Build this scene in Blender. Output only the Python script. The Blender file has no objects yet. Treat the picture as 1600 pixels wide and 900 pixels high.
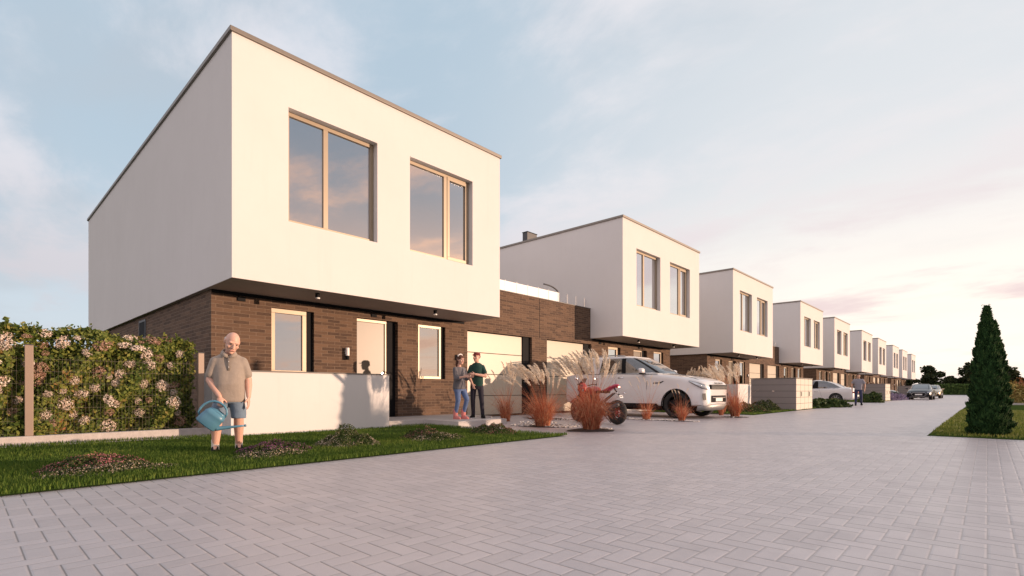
import bpy, math, random
import numpy as np
from mathutils import Vector, Matrix, Euler
R = math.radians
rnd = random.Random(7)
npr = np.random.default_rng(11)
sc = bpy.context.scene
COL = sc.collection

# ------------------------------------------------------------------ camera
cam = bpy.data.cameras.new('camera')
cam.lens = 18.0; cam.sensor_width = 36.0; cam.shift_y = 0.1
cam.clip_start = 0.05; cam.clip_end = 4000
camo = bpy.data.objects.new('camera', cam); COL.objects.link(camo)
camo.location = (0, 0, 0.87)
camo.rotation_euler = (R(90), 0, R(42.88))
sc.camera = camo

# ------------------------------------------------------------------ light
SUN_EL = 3.6          # degrees above the horizon
SUN_AZ = 36.2         # from +X towards +Y
sun = bpy.data.lights.new('sun', 'SUN')
sun.energy = 2.8; sun.angle = R(0.5); sun.color = (1.0, 0.69, 0.49)
suno = bpy.data.objects.new('sun', sun); COL.objects.link(suno)
sd = Vector((math.cos(R(SUN_EL))*math.cos(R(SUN_AZ)), math.cos(R(SUN_EL))*math.sin(R(SUN_AZ)), math.sin(R(SUN_EL))))
suno.rotation_euler = sd.to_track_quat('Z', 'Y').to_euler()
suno.location = (30, 20, 10)

world = bpy.data.worlds.new('World'); sc.world = world; world.use_nodes = True
def world_nodes():
    nt = world.node_tree; N = nt.nodes; L = nt.links
    for n in list(N): N.remove(n)
    out = N.new('ShaderNodeOutputWorld'); bg = N.new('ShaderNodeBackground')
    bg.inputs['Strength'].default_value = 0.15
    L.new(bg.outputs[0], out.inputs[0])
    sky = N.new('ShaderNodeTexSky'); sky.sky_type = 'NISHITA'; sky.sun_disc = False
    sky.sun_elevation = R(SUN_EL); sky.sun_rotation = R(90-SUN_AZ)
    sky.altitude = 0; sky.air_density = 1.0; sky.dust_density = 1.4; sky.ozone_density = 1.6
    tc = N.new('ShaderNodeTexCoord')
    sep = N.new('ShaderNodeSeparateXYZ'); L.new(tc.outputs['Generated'], sep.inputs[0])
    def M(op, a, b=None, clamp=False):
        m = N.new('ShaderNodeMath'); m.operation = op; m.use_clamp = clamp
        for i, v in enumerate((a, b)):
            if v is None: continue
            if isinstance(v, (int, float)): m.inputs[i].default_value = v
            else: L.new(v, m.inputs[i])
        return m.outputs[0]
    def MR(v, a, b, c, d, smooth=True):
        m = N.new('ShaderNodeMapRange'); m.interpolation_type = 'SMOOTHSTEP' if smooth else 'LINEAR'
        for i, x in zip((1, 2, 3, 4), (a, b, c, d)): m.inputs[i].default_value = x
        L.new(v, m.inputs[0]); return m.outputs[0]
    def MIX(f, a, b, t='MIX'):
        m = N.new('ShaderNodeMix'); m.data_type = 'RGBA'; m.blend_type = t
        if isinstance(f, (int, float)): m.inputs[0].default_value = f
        else: L.new(f, m.inputs[0])
        for k, v in ((6, a), (7, b)):
            if isinstance(v, tuple): m.inputs[k].default_value = (*v, 1)
            else: L.new(v, m.inputs[k])
        return m.outputs[2]
    # cloud layer: the view direction projected on a flat sheet high up
    D = tc.outputs['Generated']; X_, Y_, Z_ = sep.outputs[0], sep.outputs[1], sep.outputs[2]
    zc = M('MAXIMUM', Z_, 0.0)
    den = M('ADD', zc, 0.14)
    cmb = N.new('ShaderNodeCombineXYZ'); L.new(M('DIVIDE', X_, den), cmb.inputs[0]); L.new(M('DIVIDE', Y_, den), cmb.inputs[1])
    mp = N.new('ShaderNodeMapping'); mp.inputs['Rotation'].default_value = (0, 0, R(CLOUD_ROT)); mp.inputs['Scale'].default_value = (0.8, 1.25, 1)
    mp.inputs['Location'].default_value = CLOUD_LOC
    L.new(cmb.outputs[0], mp.inputs[0])
    def noise(scale, det, rough, dist=0.0, src=None):
        n = N.new('ShaderNodeTexNoise'); n.inputs['Scale'].default_value = scale; n.inputs['Detail'].default_value = det
        n.inputs['Roughness'].default_value = rough; n.inputs['Distortion'].default_value = dist
        L.new(src or mp.outputs[0], n.inputs['Vector']); return n.outputs['Fac']
    big = noise(0.7, 2, 0.5); fine = noise(1.9, 10, 0.6, 0.25)
    m = M('ADD', M('MULTIPLY', big, 0.55), M('MULTIPLY', fine, 0.45))
    thick = MR(m, 0.47, 0.61, 0.0, 1.0)
    veil = MR(noise(0.9, 5, 0.55, 0.3), .45, .68, 0.0, 0.55)
    def dotv(v):
        d = N.new('ShaderNodeVectorMath'); d.operation = 'DOT_PRODUCT'; L.new(D, d.inputs[0]); d.inputs[1].default_value = v; return d.outputs['Value']
    w1 = MR(dotv((.09, .996, 0)), .42, 1.0, 0, 1)             # towards the bright end of the road
    up = MIX(w1, (1.65, 2.05, 2.42), (2.75, 2.80, 2.88))
    low = MIX(w1, (2.25, 2.50, 2.75), (4.4, 3.85, 3.3))
    base = MIX(MR(Z_, 0.0, 0.42, 1.0, 0.0), up, low)
    base = MIX(M('MULTIPLY', veil, MR(w1, .2, .9, 1.0, .25)), base, (1.80, 1.92, 2.12))
    east = MR(X_, .50, .76, 0, 1)
    zw = M('ADD', Z_, M('MULTIPLY', M('SUBTRACT', m, .5), 1.1))
    base = MIX(east, base, MIX(MR(zw, .24, .42, 1, 0), (1.12, 1.34, 1.62), MIX(MR(zw, .06, .24, 1, 0), (3.9, 2.35, 1.65), (2.1, 1.9, 1.95))))
    base = MIX(MR(M('MULTIPLY', Y_, -1), .05, .75, 0, 1), base, (4.1, 3.6, 3.8))
    base = MIX(MR(Z_, .62, .95, 0, 1), base, (3.0, 2.75, 2.8))
    base = MIX(0.96, sky.outputs[0], base)
    lowc = MR(Z_, 0.10, 0.40, 1.0, 0.0)
    c_w = MIX(lowc, (2.75, 2.72, 2.90), (2.25, 2.13, 2.27))
    c_n = MIX(lowc, (2.9, 2.8, 2.85), (2.9, 2.3, 2.3))
    cl = MIX(w1, c_w, c_n)
    cl = MIX(east, cl, MIX(MR(Z_, .15, .38, 1, 0), (1.5, 1.5, 1.6), (3.2, 2.05, 1.55)))
    amt = M('MULTIPLY', thick, MR(Z_, -0.02, 0.10, 0.2, .85))
    L.new(MIX(amt, base, cl), bg.inputs['Color'])
CLOUD_ROT = 35; CLOUD_LOC = (5.5, 15.5, 0)
world_nodes()
sc.view_settings.view_transform = 'Standard'; sc.view_settings.look = 'None'
sc.view_settings.gamma = 1.0; sc.view_settings.use_curve_mapping = False
sc.view_settings.exposure = 1.0

# ------------------------------------------------------------------ materials
class NT:
    """small helper round one material's node tree"""
    def __init__(s, name):
        s.m = bpy.data.materials.new(name); s.m.use_nodes = True
        s.t = s.m.node_tree; s.N = s.t.nodes; s.L = s.t.links
        s.b = s.N['Principled BSDF']
    def new(s, t): return s.N.new(t)
    def put(s, sock, v):
        if isinstance(v, (int, float)): sock.default_value = v
        elif isinstance(v, tuple): sock.default_value = v if len(v) == 3 and sock.type == 'VECTOR' else (*v[:3], 1)
        else: s.L.new(v, sock)
    def math(s, op, a, b=None, c=None):
        m = s.new('ShaderNodeMath'); m.operation = op
        for i, v in enumerate((a, b, c)):
            if v is not None: s.put(m.inputs[i], v)
        return m.outputs[0]
    def mix(s, f, a, b, t='MIX'):
        m = s.new('ShaderNodeMix'); m.data_type = 'RGBA'; m.blend_type = t
        s.put(m.inputs[0], f); s.put(m.inputs[6], a); s.put(m.inputs[7], b); return m.outputs[2]
    def coord(s, kind='Object'):
        return s.new('ShaderNodeTexCoord').outputs[kind]
    def noise(s, scale, det=4, rough=0.5, vec=None, dist=0.0, out='Fac'):
        n = s.new('ShaderNodeTexNoise'); n.inputs['Scale'].default_value = scale; n.inputs['Detail'].default_value = det
        n.inputs['Roughness'].default_value = rough; n.inputs['Distortion'].default_value = dist
        s.L.new(vec if vec is not None else s.coord(), n.inputs['Vector']); return n.outputs[out]
    def rng(s, v, a, b, c, d):
        m = s.new('ShaderNodeMapRange')
        s.put(m.inputs[0], v)
        for i, x in zip((1, 2, 3, 4), (a, b, c, d)): m.inputs[i].default_value = x
        return m.outputs[0]
    def ramp(s, v, stops):
        r = s.new('ShaderNodeValToRGB'); s.put(r.inputs[0], v)
        e = r.color_ramp.elements
        while len(e) < len(stops): e.new(0.5)
        for k, (p, c) in enumerate(stops): e[k].position = p; e[k].color = (*c, 1)
        return r.outputs[0]
    def bump(s, h, strength=0.3, dist=0.01):
        b = s.new('ShaderNodeBump'); b.inputs['Strength'].default_value = strength; b.inputs['Distance'].default_value = dist
        s.L.new(h, b.inputs['Height']); s.L.new(b.outputs[0], s.b.inputs['Normal']); return b
    def set(s, **k):
        names = dict(color='Base Color', rough='Roughness', metal='Metallic', spec='Specular IOR Level', coat='Coat Weight', trans='Transmission Weight', alpha='Alpha', sheen='Sheen Weight')
        for a, v in k.items(): s.put(s.b.inputs[names[a]], v)
        return s

def plain(name, col, rough=0.5, metal=0.0, var=0.08, scale=6.0, bump=0.0, bscale=60.0, coat=0.0, spec=0.5):
    t = NT(name); n = t.noise(scale, 5, 0.6)
    lo = tuple(c*(1-var) for c in col); hi = tuple(min(1, c*(1+var)) for c in col)
    t.set(color=t.mix(n, lo, hi), rough=rough, metal=metal, coat=coat, spec=spec)
    if bump: t.bump(t.noise(bscale, 4, 0.6), bump, 0.01)
    return t.m

M = {}
def mat_stucco():
    t = NT('white_render'); c = t.coord()
    n = t.noise(0.5, 5, 0.6, c); n2 = t.noise(220, 3, 0.6, c); n3 = t.noise(2.2, 6, .65, c)
    col = t.mix(t.rng(n, .3, .7, 0, 1), (0.63, 0.605, 0.585), (0.66, 0.635, 0.615))
    mp = t.new('ShaderNodeMapping'); mp.inputs['Scale'].default_value = (3.5, 3.5, .22); t.L.new(c, mp.inputs[0])
    st = t.noise(1.6, 6, .65, mp.outputs[0]); col = t.mix(t.rng(st, .55, .75, 0, .30), col, (0.57, 0.55, 0.53))
    col = t.mix(t.rng(n3, .55, .8, 0, .25), col, (0.59, 0.565, 0.545))
    t.set(color=col, rough=0.9, spec=0.2); t.bump(n2, 0.25, 0.003); return t.m
M['stucco'] = mat_stucco()
def mat_brick(name='long_brown_brick', w=0.34, h=0.078):
    t = NT(name); c = t.coord(); sp = t.new('ShaderNodeSeparateXYZ'); t.L.new(c, sp.inputs[0])
    g = t.new('ShaderNodeNewGeometry'); sn = t.new('ShaderNodeSeparateXYZ'); t.L.new(g.outputs['True Normal'], sn.inputs[0])
    side = t.math('GREATER_THAN', t.math('ABSOLUTE', sn.outputs[0]), 0.5)   # faces the street
    u = t.math('ADD', t.math('MULTIPLY', sp.outputs[1], side), t.math('MULTIPLY', sp.outputs[0], t.math('SUBTRACT', 1.0, side)))
    cb = t.new('ShaderNodeCombineXYZ'); t.L.new(u, cb.inputs[0]); t.L.new(sp.outputs[2], cb.inputs[1])
    # uneven hand-made edges
    wob = t.noise(14, 3, .6, cb.outputs[0], out='Color')
    vm = t.new('ShaderNodeVectorMath'); vm.operation = 'MULTIPLY_ADD'; t.L.new(wob, vm.inputs[0]); vm.inputs[1].default_value = (.012, .010, 0); t.L.new(cb.outputs[0], vm.inputs[2])
    b = t.new('ShaderNodeTexBrick'); t.L.new(vm.outputs[0], b.inputs['Vector'])
    b.offset = 0.42; b.inputs['Scale'].default_value = 1.0; b.inputs['Brick Width'].default_value = w; b.inputs['Row Height'].default_value = h
    b.inputs['Mortar Size'].default_value = 0.0075; b.inputs['Mortar Smooth'].default_value = 0.25; b.inputs['Bias'].default_value = -0.1
    b.inputs['Color1'].default_value = (0.058, 0.037, 0.028, 1); b.inputs['Color2'].default_value = (0.175, 0.108, 0.070, 1)
    b.inputs['Mortar'].default_value = (0.24, 0.175, 0.125, 1)
    streak = t.noise(9, 6, .7, vm.outputs[0]); fine = t.noise(70, 4, .7, vm.outputs[0])
    col = t.mix(t.rng(streak, .35, .7, 0.0, .55), b.outputs['Color'], (0.15, 0.092, 0.058))
    col = t.mix(t.rng(fine, .4, .65, 0, .30), col, (0.09, 0.06, 0.045))
    t.set(color=col, rough=0.88, spec=0.25)
    hgt = t.math('ADD', t.math('MULTIPLY', b.outputs['Fac'], -1.0), t.math('MULTIPLY', fine, 0.35))
    t.bump(hgt, 0.8, 0.012); return t.m
M['brick'] = mat_brick()
def mat_paving():
    t = NT('herringbone_paving'); c = t.coord(); sp = t.new('ShaderNodeSeparateXYZ'); t.L.new(c, sp.inputs[0])
    w = 0.113
    x = t.math('DIVIDE', sp.outputs[0], w); y = t.math('DIVIDE', sp.outputs[1], w)
    i = t.math('FLOOR', x); j = t.math('FLOOR', y); fu = t.math('FRACT', x); fv = t.math('FRACT', y)
    # fract of negatives: use x - floor(x)
    fu = t.math('SUBTRACT', x, i); fv = t.math('SUBTRACT', y, j)
    k = t.math('FLOORED_MODULO', t.math('SUBTRACT', i, j), 4.0)
    def is_(v): return t.math('COMPARE', k, float(v), 0.1)
    k0, k1, k2, k3 = is_(0), is_(1), is_(2), is_(3)
    hor = t.math('ADD', k0, k1); ver = t.math('ADD', k2, k3)
    iu = t.math('SUBTRACT', 1.0, fu); iv = t.math('SUBTRACT', 1.0, fv)
    def far(d, on): return t.math('ADD', d, t.math('MULTIPLY', t.math('SUBTRACT', 1.0, on), 9.0))
    d = t.math('MINIMUM', far(fv, t.math('ADD', hor, k3)), far(iv, t.math('ADD', hor, k2)))
    dy = d
    dx = t.math('MINIMUM', far(fu, t.math('ADD', ver, k0)), far(iu, t.math('ADD', ver, k1)))
    d = t.math('MINIMUM', dy, dx)
    bi = t.math('SUBTRACT', i, k1); bj = t.math('SUBTRACT', j, k2)
    cb = t.new('ShaderNodeCombineXYZ'); t.L.new(bi, cb.inputs[0]); t.L.new(bj, cb.inputs[1]); t.L.new(ver, cb.inputs[2])
    wn = t.new('ShaderNodeTexWhiteNoise'); wn.noise_dimensions = '3D'; t.L.new(cb.outputs[0], wn.inputs['Vector'])
    cloud = t.noise(0.35, 5, .6, c); speck = t.noise(160, 3, .7, c); stain = t.noise(2.3, 6, .7, c)
    col = t.ramp(wn.outputs['Value'], [(0.0, (0.425, 0.39, 0.395)), (0.55, (0.47, 0.43, 0.435)), (1.0, (0.505, 0.46, 0.465))])
    col = t.mix(t.rng(cloud, .3, .7, 0, .45), col, (0.50, 0.455, 0.455))
    col = t.mix(t.rng(stain, .50, .72, 0, .40), col, (0.34, 0.315, 0.32))
    worn = t.noise(.9, 7, .68, c, 1.2); col = t.mix(t.rng(worn, .54, .66, 0, .28), col, (0.31, 0.285, 0.29))
    col = t.mix(t.rng(speck, .45, .7, 0, .22), col, (0.28, 0.26, 0.265))
    joint = t.rng(d, 0.018, 0.042, 1.0, 0.0)
    jx = t.rng(dy, 0.018, 0.042, 1.0, 0.0)
    col = t.mix(t.math('MULTIPLY', joint, 0.42), col, (0.17, 0.155, 0.15))
    col = t.mix(t.math('MULTIPLY', jx, 0.66), col, (0.11, 0.10, 0.098))  # joints along X darker still: grazing shade put into the colour
    t.set(color=col, rough=t.rng(stain, .3, .7, .36, .50), spec=0.75)
    hh = t.math('ADD', t.rng(d, 0.01, 0.11, 0.0, 1.0), t.math('MULTIPLY', speck, 0.15))
    hh = t.math('ADD', hh, t.math('MULTIPLY', wn.outputs['Value'], 0.2))
    t.bump(hh, 0.32, 0.006); return t.m
M['paving'] = mat_paving()
def mat_glass(name, tint=(0.012, 0.014, 0.017), refl=0.70, rough=0.002):
    t = NT(name); N, L = t.N, t.L
    gl = N.new('ShaderNodeBsdfGlossy'); gl.inputs['Roughness'].default_value = rough; gl.inputs['Color'].default_value = (0.87, 0.88, 0.90, 1)
    lw = N.new('ShaderNodeFresnel'); lw.inputs['IOR'].default_value = 1.6
    f = t.math('ADD', t.math('MULTIPLY', lw.outputs[0], 1.0-refl), refl)
    mx = N.new('ShaderNodeMixShader'); t.L.new(f, mx.inputs[0])
    t.set(color=tint, rough=0.4); L.new(t.b.outputs[0], mx.inputs[1]); L.new(gl.outputs[0], mx.inputs[2])
    w = t.noise(1.3, 2, .5); bp = N.new('ShaderNodeBump'); bp.inputs['Strength'].default_value = 0.06; bp.inputs['Distance'].default_value = 0.02
    L.new(w, bp.inputs['Height']); L.new(bp.outputs[0], gl.inputs['Normal'])
    L.new(mx.outputs[0], N['Material Output'].inputs[0]); return t.m
M['glass'] = mat_glass('window_glass')
def mat_half():
    t = NT('clear_window_glass'); tr = t.N.new('ShaderNodeBsdfTransparent'); tr.inputs[0].default_value = (.42, .44, .45, 1)
    gl = t.N.new('ShaderNodeBsdfGlossy'); gl.inputs['Roughness'].default_value = .002; gl.inputs['Color'].default_value = (.88, .9, .92, 1)
    mx = t.N.new('ShaderNodeMixShader'); mx.inputs[0].default_value = .62; t.L.new(tr.outputs[0], mx.inputs[1]); t.L.new(gl.outputs[0], mx.inputs[2])
    t.L.new(mx.outputs[0], t.N['Material Output'].inputs[0]); return t.m
M['half_glass'] = mat_half()
M['curtain'] = plain('white_curtain', (.62, .58, .52), .9)
M['car_glass'] = mat_glass('car_glass', (0.008, 0.009, 0.010), 0.10)
M['frame'] = plain('sand_metal', (0.33, 0.265, 0.19), 0.42, 0.25, .05)
M['coping'] = plain('zinc_grey_metal', (0.21, 0.185, 0.16), 0.45, 0.5, .1)
M['soffit'] = plain('taupe_soffit', (0.34, 0.285, 0.25), 0.8, 0, .05)
M['door'] = plain('beige_door_panel', (0.15, 0.12, 0.082), 0.4, 0.0, .03)
M['garage'] = plain('cream_door_panel', (0.50, 0.44, 0.345), 0.4, 0.0, .02, spec=0.35)
M['dark'] = plain('black_plastic', (0.010, 0.010, 0.011), 0.75, 0, .1, spec=.15)
M['dgrey'] = plain('anthracite_plastic', (0.045, 0.045, 0.048), 0.5, 0, .1)
M['chrome'] = plain('polished_steel', (0.75, 0.75, 0.76), 0.16, 1.0, .03)
M['white'] = plain('white_plastic', (0.8, 0.79, 0.77), 0.35)
M['concrete'] = plain('pale_concrete', (0.42, 0.385, 0.36), 0.9, 0, .3, 12, .6, 70)
M['step'] = plain('step_concrete', (0.47, 0.44, 0.42), 0.75, 0, .10, 5, .25, 90)
M['capping'] = plain('dark_wall_cap', (0.14, 0.125, 0.11), 0.6)
M['roofing'] = plain('grey_roof_sheet', (0.2, 0.2, 0.2), 0.8)
M['post'] = plain('bronze_post_paint', (0.27, 0.20, 0.155), 0.45, 0.2, .06)
M['wire'] = plain('grey_wire', (0.16, 0.14, 0.12), 0.5, .5)
M['soil'] = plain('dark_mulch', (0.045, 0.03, 0.022), 0.95, 0, .5, 30, .8, 60)
def mat_island(name, stops, rough=0.6, trans=0.0, nscale=None, spec=.15):
    t = NT(name); g = t.new('ShaderNodeNewGeometry'); v = g.outputs['Random Per Island']
    if nscale: v = t.math('ADD', t.math('MULTIPLY', v, .6), t.math('MULTIPLY', t.rng(t.noise(nscale, 3), .3, .7, 0, 1), .4))
    t.set(color=t.ramp(v, stops), rough=rough, spec=spec)
    if trans:
        tr = t.N.new('ShaderNodeBsdfTranslucent'); t.L.new(t.ramp(v, stops), tr.inputs[0])
        mx = t.N.new('ShaderNodeMixShader'); mx.inputs[0].default_value = trans
        t.L.new(t.b.outputs[0], mx.inputs[1]); t.L.new(tr.outputs[0], mx.inputs[2]); t.L.new(mx.outputs[0], t.N['Material Output'].inputs[0])
    return t.m
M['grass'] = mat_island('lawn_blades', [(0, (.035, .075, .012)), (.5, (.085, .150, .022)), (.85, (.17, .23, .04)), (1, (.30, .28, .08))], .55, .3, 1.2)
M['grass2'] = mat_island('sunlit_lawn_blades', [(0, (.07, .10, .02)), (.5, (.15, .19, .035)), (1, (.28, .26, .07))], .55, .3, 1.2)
M['lawnbase'] = plain('lawn_earth', (0.045, 0.07, 0.018), 1.0, 0, .5, 8, .5, 60, spec=0.0)
M['leaf'] = mat_island('hedge_leaves', [(0, (.02, .04, .010)), (.35, (.08, .12, .024)), (.72, (.26, .28, .065)), (.90, (.32, .20, .07)), (1, (.34, .12, .05))], .45, .3, 1.5)
M['blossom'] = mat_island('pink_white_petals', [(0, (.50, .35, .28)), (.35, (.76, .62, .52)), (1, (.88, .80, .70))], .6, .25)
M['blossom_b'] = mat_island('faded_petals', [(0, (.26, .14, .10)), (.5, (.42, .26, .19)), (1, (.60, .44, .34))], .6, .25)
M['bark'] = plain('bark', (0.09, 0.06, 0.045), 0.9, 0, .3, 20, .6, 40)
M['conifer'] = mat_island('conifer_sprays', [(0, (.010, .028, .010)), (.6, (.024, .062, .018)), (1, (.045, .085, .025))], .85, .1, spec=.1)
M['shrub'] = mat_island('shrub_leaves', [(0, (.02, .04, .012)), (.6, (.05, .085, .022)), (1, (.12, .14, .04))], .6, .15)
M['tawny'] = mat_island('tawny_leaves', [(0, (.16, .11, .03)), (.6, (.34, .26, .08)), (1, (.5, .4, .15))], .6, .25)
M['rust'] = mat_island('rusty_leaves', [(0, (.10, .035, .02)), (.6, (.25, .10, .04)), (1, (.4, .2, .08))], .6, .2)
M['heath'] = mat_island('heath_leaves', [(0, (.025, .04, .012)), (.6, (.06, .085, .025)), (1, (.12, .12, .045))], .7, .1)
M['pink'] = mat_island('pink_florets', [(0, (.28, .07, .09)), (1, (.62, .26, .27))], .6, .2)
M['purple'] = mat_island('purple_florets', [(0, (.13, .035, .10)), (1, (.36, .13, .26))], .6, .2)
M['paleflor'] = mat_island('pale_florets', [(0, (.30, .22, .16)), (1, (.60, .48, .38))], .6, .2)
M['lavender'] = mat_island('lavender_florets', [(0, (.12, .10, .17)), (1, (.34, .28, .40))], .6, .2)
M['straw'] = mat_island('rust_grass_blades', [(0, (.26, .06, .03)), (.4, (.50, .155, .08)), (.8, (.60, .26, .14)), (1, (.66, .46, .28))], .6, .3)
M['plume'] = mat_island('cream_plumes', [(0, (.62, .50, .38)), (.5, (.82, .73, .60)), (1, (.90, .84, .74))], .75, .4)
M['stone'] = mat_island('white_pebbles', [(0, (.30, .28, .26)), (.5, (.58, .55, .52)), (1, (.8, .77, .73))], .8)
M['hedgefar'] = mat_island('far_hedge_leaves', [(0, (.03, .055, .015)), (.6, (.07, .12, .03)), (1, (.12, .18, .05))], .6, .2)
M['farleaf'] = mat_island('far_tree_leaves', [(0, (.012, .02, .008)), (.6, (.03, .042, .014)), (1, (.075, .07, .025))], .7, .15)

# ------------------------------------------------------------------ mesh helpers
class MB:
    def __init__(s): s.v = []; s.f = []; s.mi = []; s.cur = 0
    def add(s, vs, fs):
        o = len(s.v); s.v += [tuple(p) for p in vs]
        for f in fs: s.f.append(tuple(i+o for i in f)); s.mi.append(s.cur)
        return s
    def box(s, x0, x1, y0, y1, z0, z1):
        return s.add([(x0,y0,z0),(x1,y0,z0),(x1,y1,z0),(x0,y1,z0),(x0,y0,z1),(x1,y0,z1),(x1,y1,z1),(x0,y1,z1)],
            [(0,3,2,1),(4,5,6,7),(0,1,5,4),(1,2,6,5),(2,3,7,6),(3,0,4,7)])
    def quad(s, a, b, c, d): return s.add([a,b,c,d], [(0,1,2,3)])
    def tube(s, pts, rad, n=8, caps=True, flat=1.0, up=None):
        pts = [Vector(p) for p in pts]; rad = list(rad) if hasattr(rad, '__len__') else [rad]*len(pts)
        vs = []; prev = None
        for i, p in enumerate(pts):
            d = (pts[min(i+1, len(pts)-1)] - pts[max(i-1, 0)]).normalized()
            if prev is None:
                a = Vector(up) if up else (Vector((0,0,1)) if abs(d.z) < .9 else Vector((1,0,0)))
                x = (a - d*a.dot(d)).normalized()
            else: x = (prev - d*prev.dot(d)).normalized()
            prev = x; y = d.cross(x)
            for k in range(n):
                t = 2*math.pi*k/n; vs.append(p + x*math.cos(t)*rad[i] + y*math.sin(t)*rad[i]*flat)
        fs = [(i*n+k, i*n+(k+1)%n, (i+1)*n+(k+1)%n, (i+1)*n+k) for i in range(len(pts)-1) for k in range(n)]
        if caps: fs.append(tuple(range(n-1, -1, -1))); fs.append(tuple(range((len(pts)-1)*n, len(pts)*n)))
        return s.add(vs, fs)
    def capsule(s, p0, p1, r0, r1, n=12, flat=1.0, up=None, segs=4):
        p0, p1 = Vector(p0), Vector(p1); d = (p1-p0); L = d.length; d = d/L if L > 1e-6 else Vector((0,0,1))
        pts = []; rr = []
        for k in range(4):
            a = math.pi/2*(1-k/4.0); pts.append(p0 - d*r0*math.sin(a)); rr.append(max(1e-4, r0*math.cos(a)))
        for k in range(segs+1):
            t = k/segs; pts.append(p0+d*L*t); rr.append(r0+(r1-r0)*t)
        for k in range(1, 5):
            a = math.pi/2*k/4.0; pts.append(p1 + d*r1*math.sin(a)); rr.append(max(1e-4, r1*math.cos(a)))
        return s.tube(pts, rr, n, True, flat, up)
    def rings(s, rings, n=20, cap=True):
        """rings: (cx, cy, cz, a, b, power) horizontal super-ellipses joined bottom to top"""
        vs = []
        for r in rings:
            cx, cy, cz, a, b = r[:5]; pw = r[5] if len(r) > 5 else 2.0
            for k in range(n):
                t = 2*math.pi*k/n; ct, st = math.cos(t), math.sin(t)
                vs.append((cx+a*math.copysign(abs(ct)**(2/pw), ct), cy+b*math.copysign(abs(st)**(2/pw), st), cz))
        m = len(rings)
        fs = [(i*n+k, i*n+(k+1)%n, (i+1)*n+(k+1)%n, (i+1)*n+k) for i in range(m-1) for k in range(n)]
        if cap: fs.append(tuple(range(n-1, -1, -1))); fs.append(tuple(range((m-1)*n, m*n)))
        return s.add(vs, fs)
    def ball(s, c, r, n=14, m=9, mat=None):
        c = Vector(c); r = (r, r, r) if isinstance(r, (int, float)) else r; vs = []
        for i in range(1, m):
            a = math.pi*i/m
            for k in range(n):
                t = 2*math.pi*k/n; p = Vector((r[0]*math.sin(a)*math.cos(t), r[1]*math.sin(a)*math.sin(t), -r[2]*math.cos(a)))
                vs.append(c + (mat @ p if mat else p))
        lo = Vector((0, 0, -r[2])); hi = Vector((0, 0, r[2]))
        vs.append(c + (mat @ lo if mat else lo)); vs.append(c + (mat @ hi if mat else hi))
        a, b = len(vs)-2, len(vs)-1
        fs = [(i*n+k, i*n+(k+1)%n, (i+1)*n+(k+1)%n, (i+1)*n+k) for i in range(m-2) for k in range(n)]
        fs += [(a, (k+1)%n, k) for k in range(n)] + [((m-2)*n+k, (m-2)*n+(k+1)%n, b) for k in range(n)]
        return s.add(vs, fs)
    def lathe_y(s, prof, n=28, c=(0,0,0)):
        """prof: (radius, y) closed loop turned about the local Y axis"""
        vs = []; m = len(prof)
        for k in range(n):
            t = 2*math.pi*k/n
            for r, y in prof: vs.append((c[0]+r*math.cos(t), c[1]+y, c[2]+r*math.sin(t)))
        return s.add(vs, [(k*m+i, k*m+(i+1)%m, ((k+1)%n)*m+(i+1)%m, ((k+1)%n)*m+i) for k in range(n) for i in range(m)])
    def prism_y(s, poly, y0, y1):
        """poly: (x, z) outline pulled along Y"""
        n = len(poly)
        return s.add([(x, y0, z) for x, z in poly]+[(x, y1, z) for x, z in poly],
            [tuple(range(n)), tuple(range(2*n-1, n-1, -1))]+[(i, i+n, (i+1)%n+n, (i+1)%n) for i in range(n)])
    def prism_z(s, poly, z0, z1):
        n = len(poly)
        return s.add([(x, y, z0) for x, y in poly]+[(x, y, z1) for x, y in poly],
            [tuple(range(n-1, -1, -1)), tuple(range(n, 2*n))]+[(i, (i+1)%n, (i+1)%n+n, i+n) for i in range(n)])
    def xf(s, mat, start=0):
        for i in range(start, len(s.v)): s.v[i] = tuple(mat @ Vector(s.v[i]))
        return s
    def build(s, name, mats, parent=None, smooth=False, fix=False, bevel=0.0, loc=None):
        me = bpy.data.meshes.new(name); me.from_pydata(s.v, [], s.f)
        mats = mats if isinstance(mats, (list, tuple)) else [mats]
        for m in mats: me.materials.append(m)
        if len(mats) > 1: me.polygons.foreach_set('material_index', s.mi)
        if smooth: me.polygons.foreach_set('use_smooth', [True]*len(me.polygons))
        me.update()
        if fix:
            import bmesh
            bm = bmesh.new(); bm.from_mesh(me); bmesh.ops.recalc_face_normals(bm, faces=bm.faces); bm.to_mesh(me); bm.free()
        o = bpy.data.objects.new(name, me); COL.objects.link(o)
        if parent: o.parent = parent
        if loc: o.location = loc
        if bevel:
            b = o.modifiers.new('bevel', 'BEVEL'); b.width = bevel; b.segments = 2; b.limit_method = 'ANGLE'; b.angle_limit = R(40)
        return o
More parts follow.
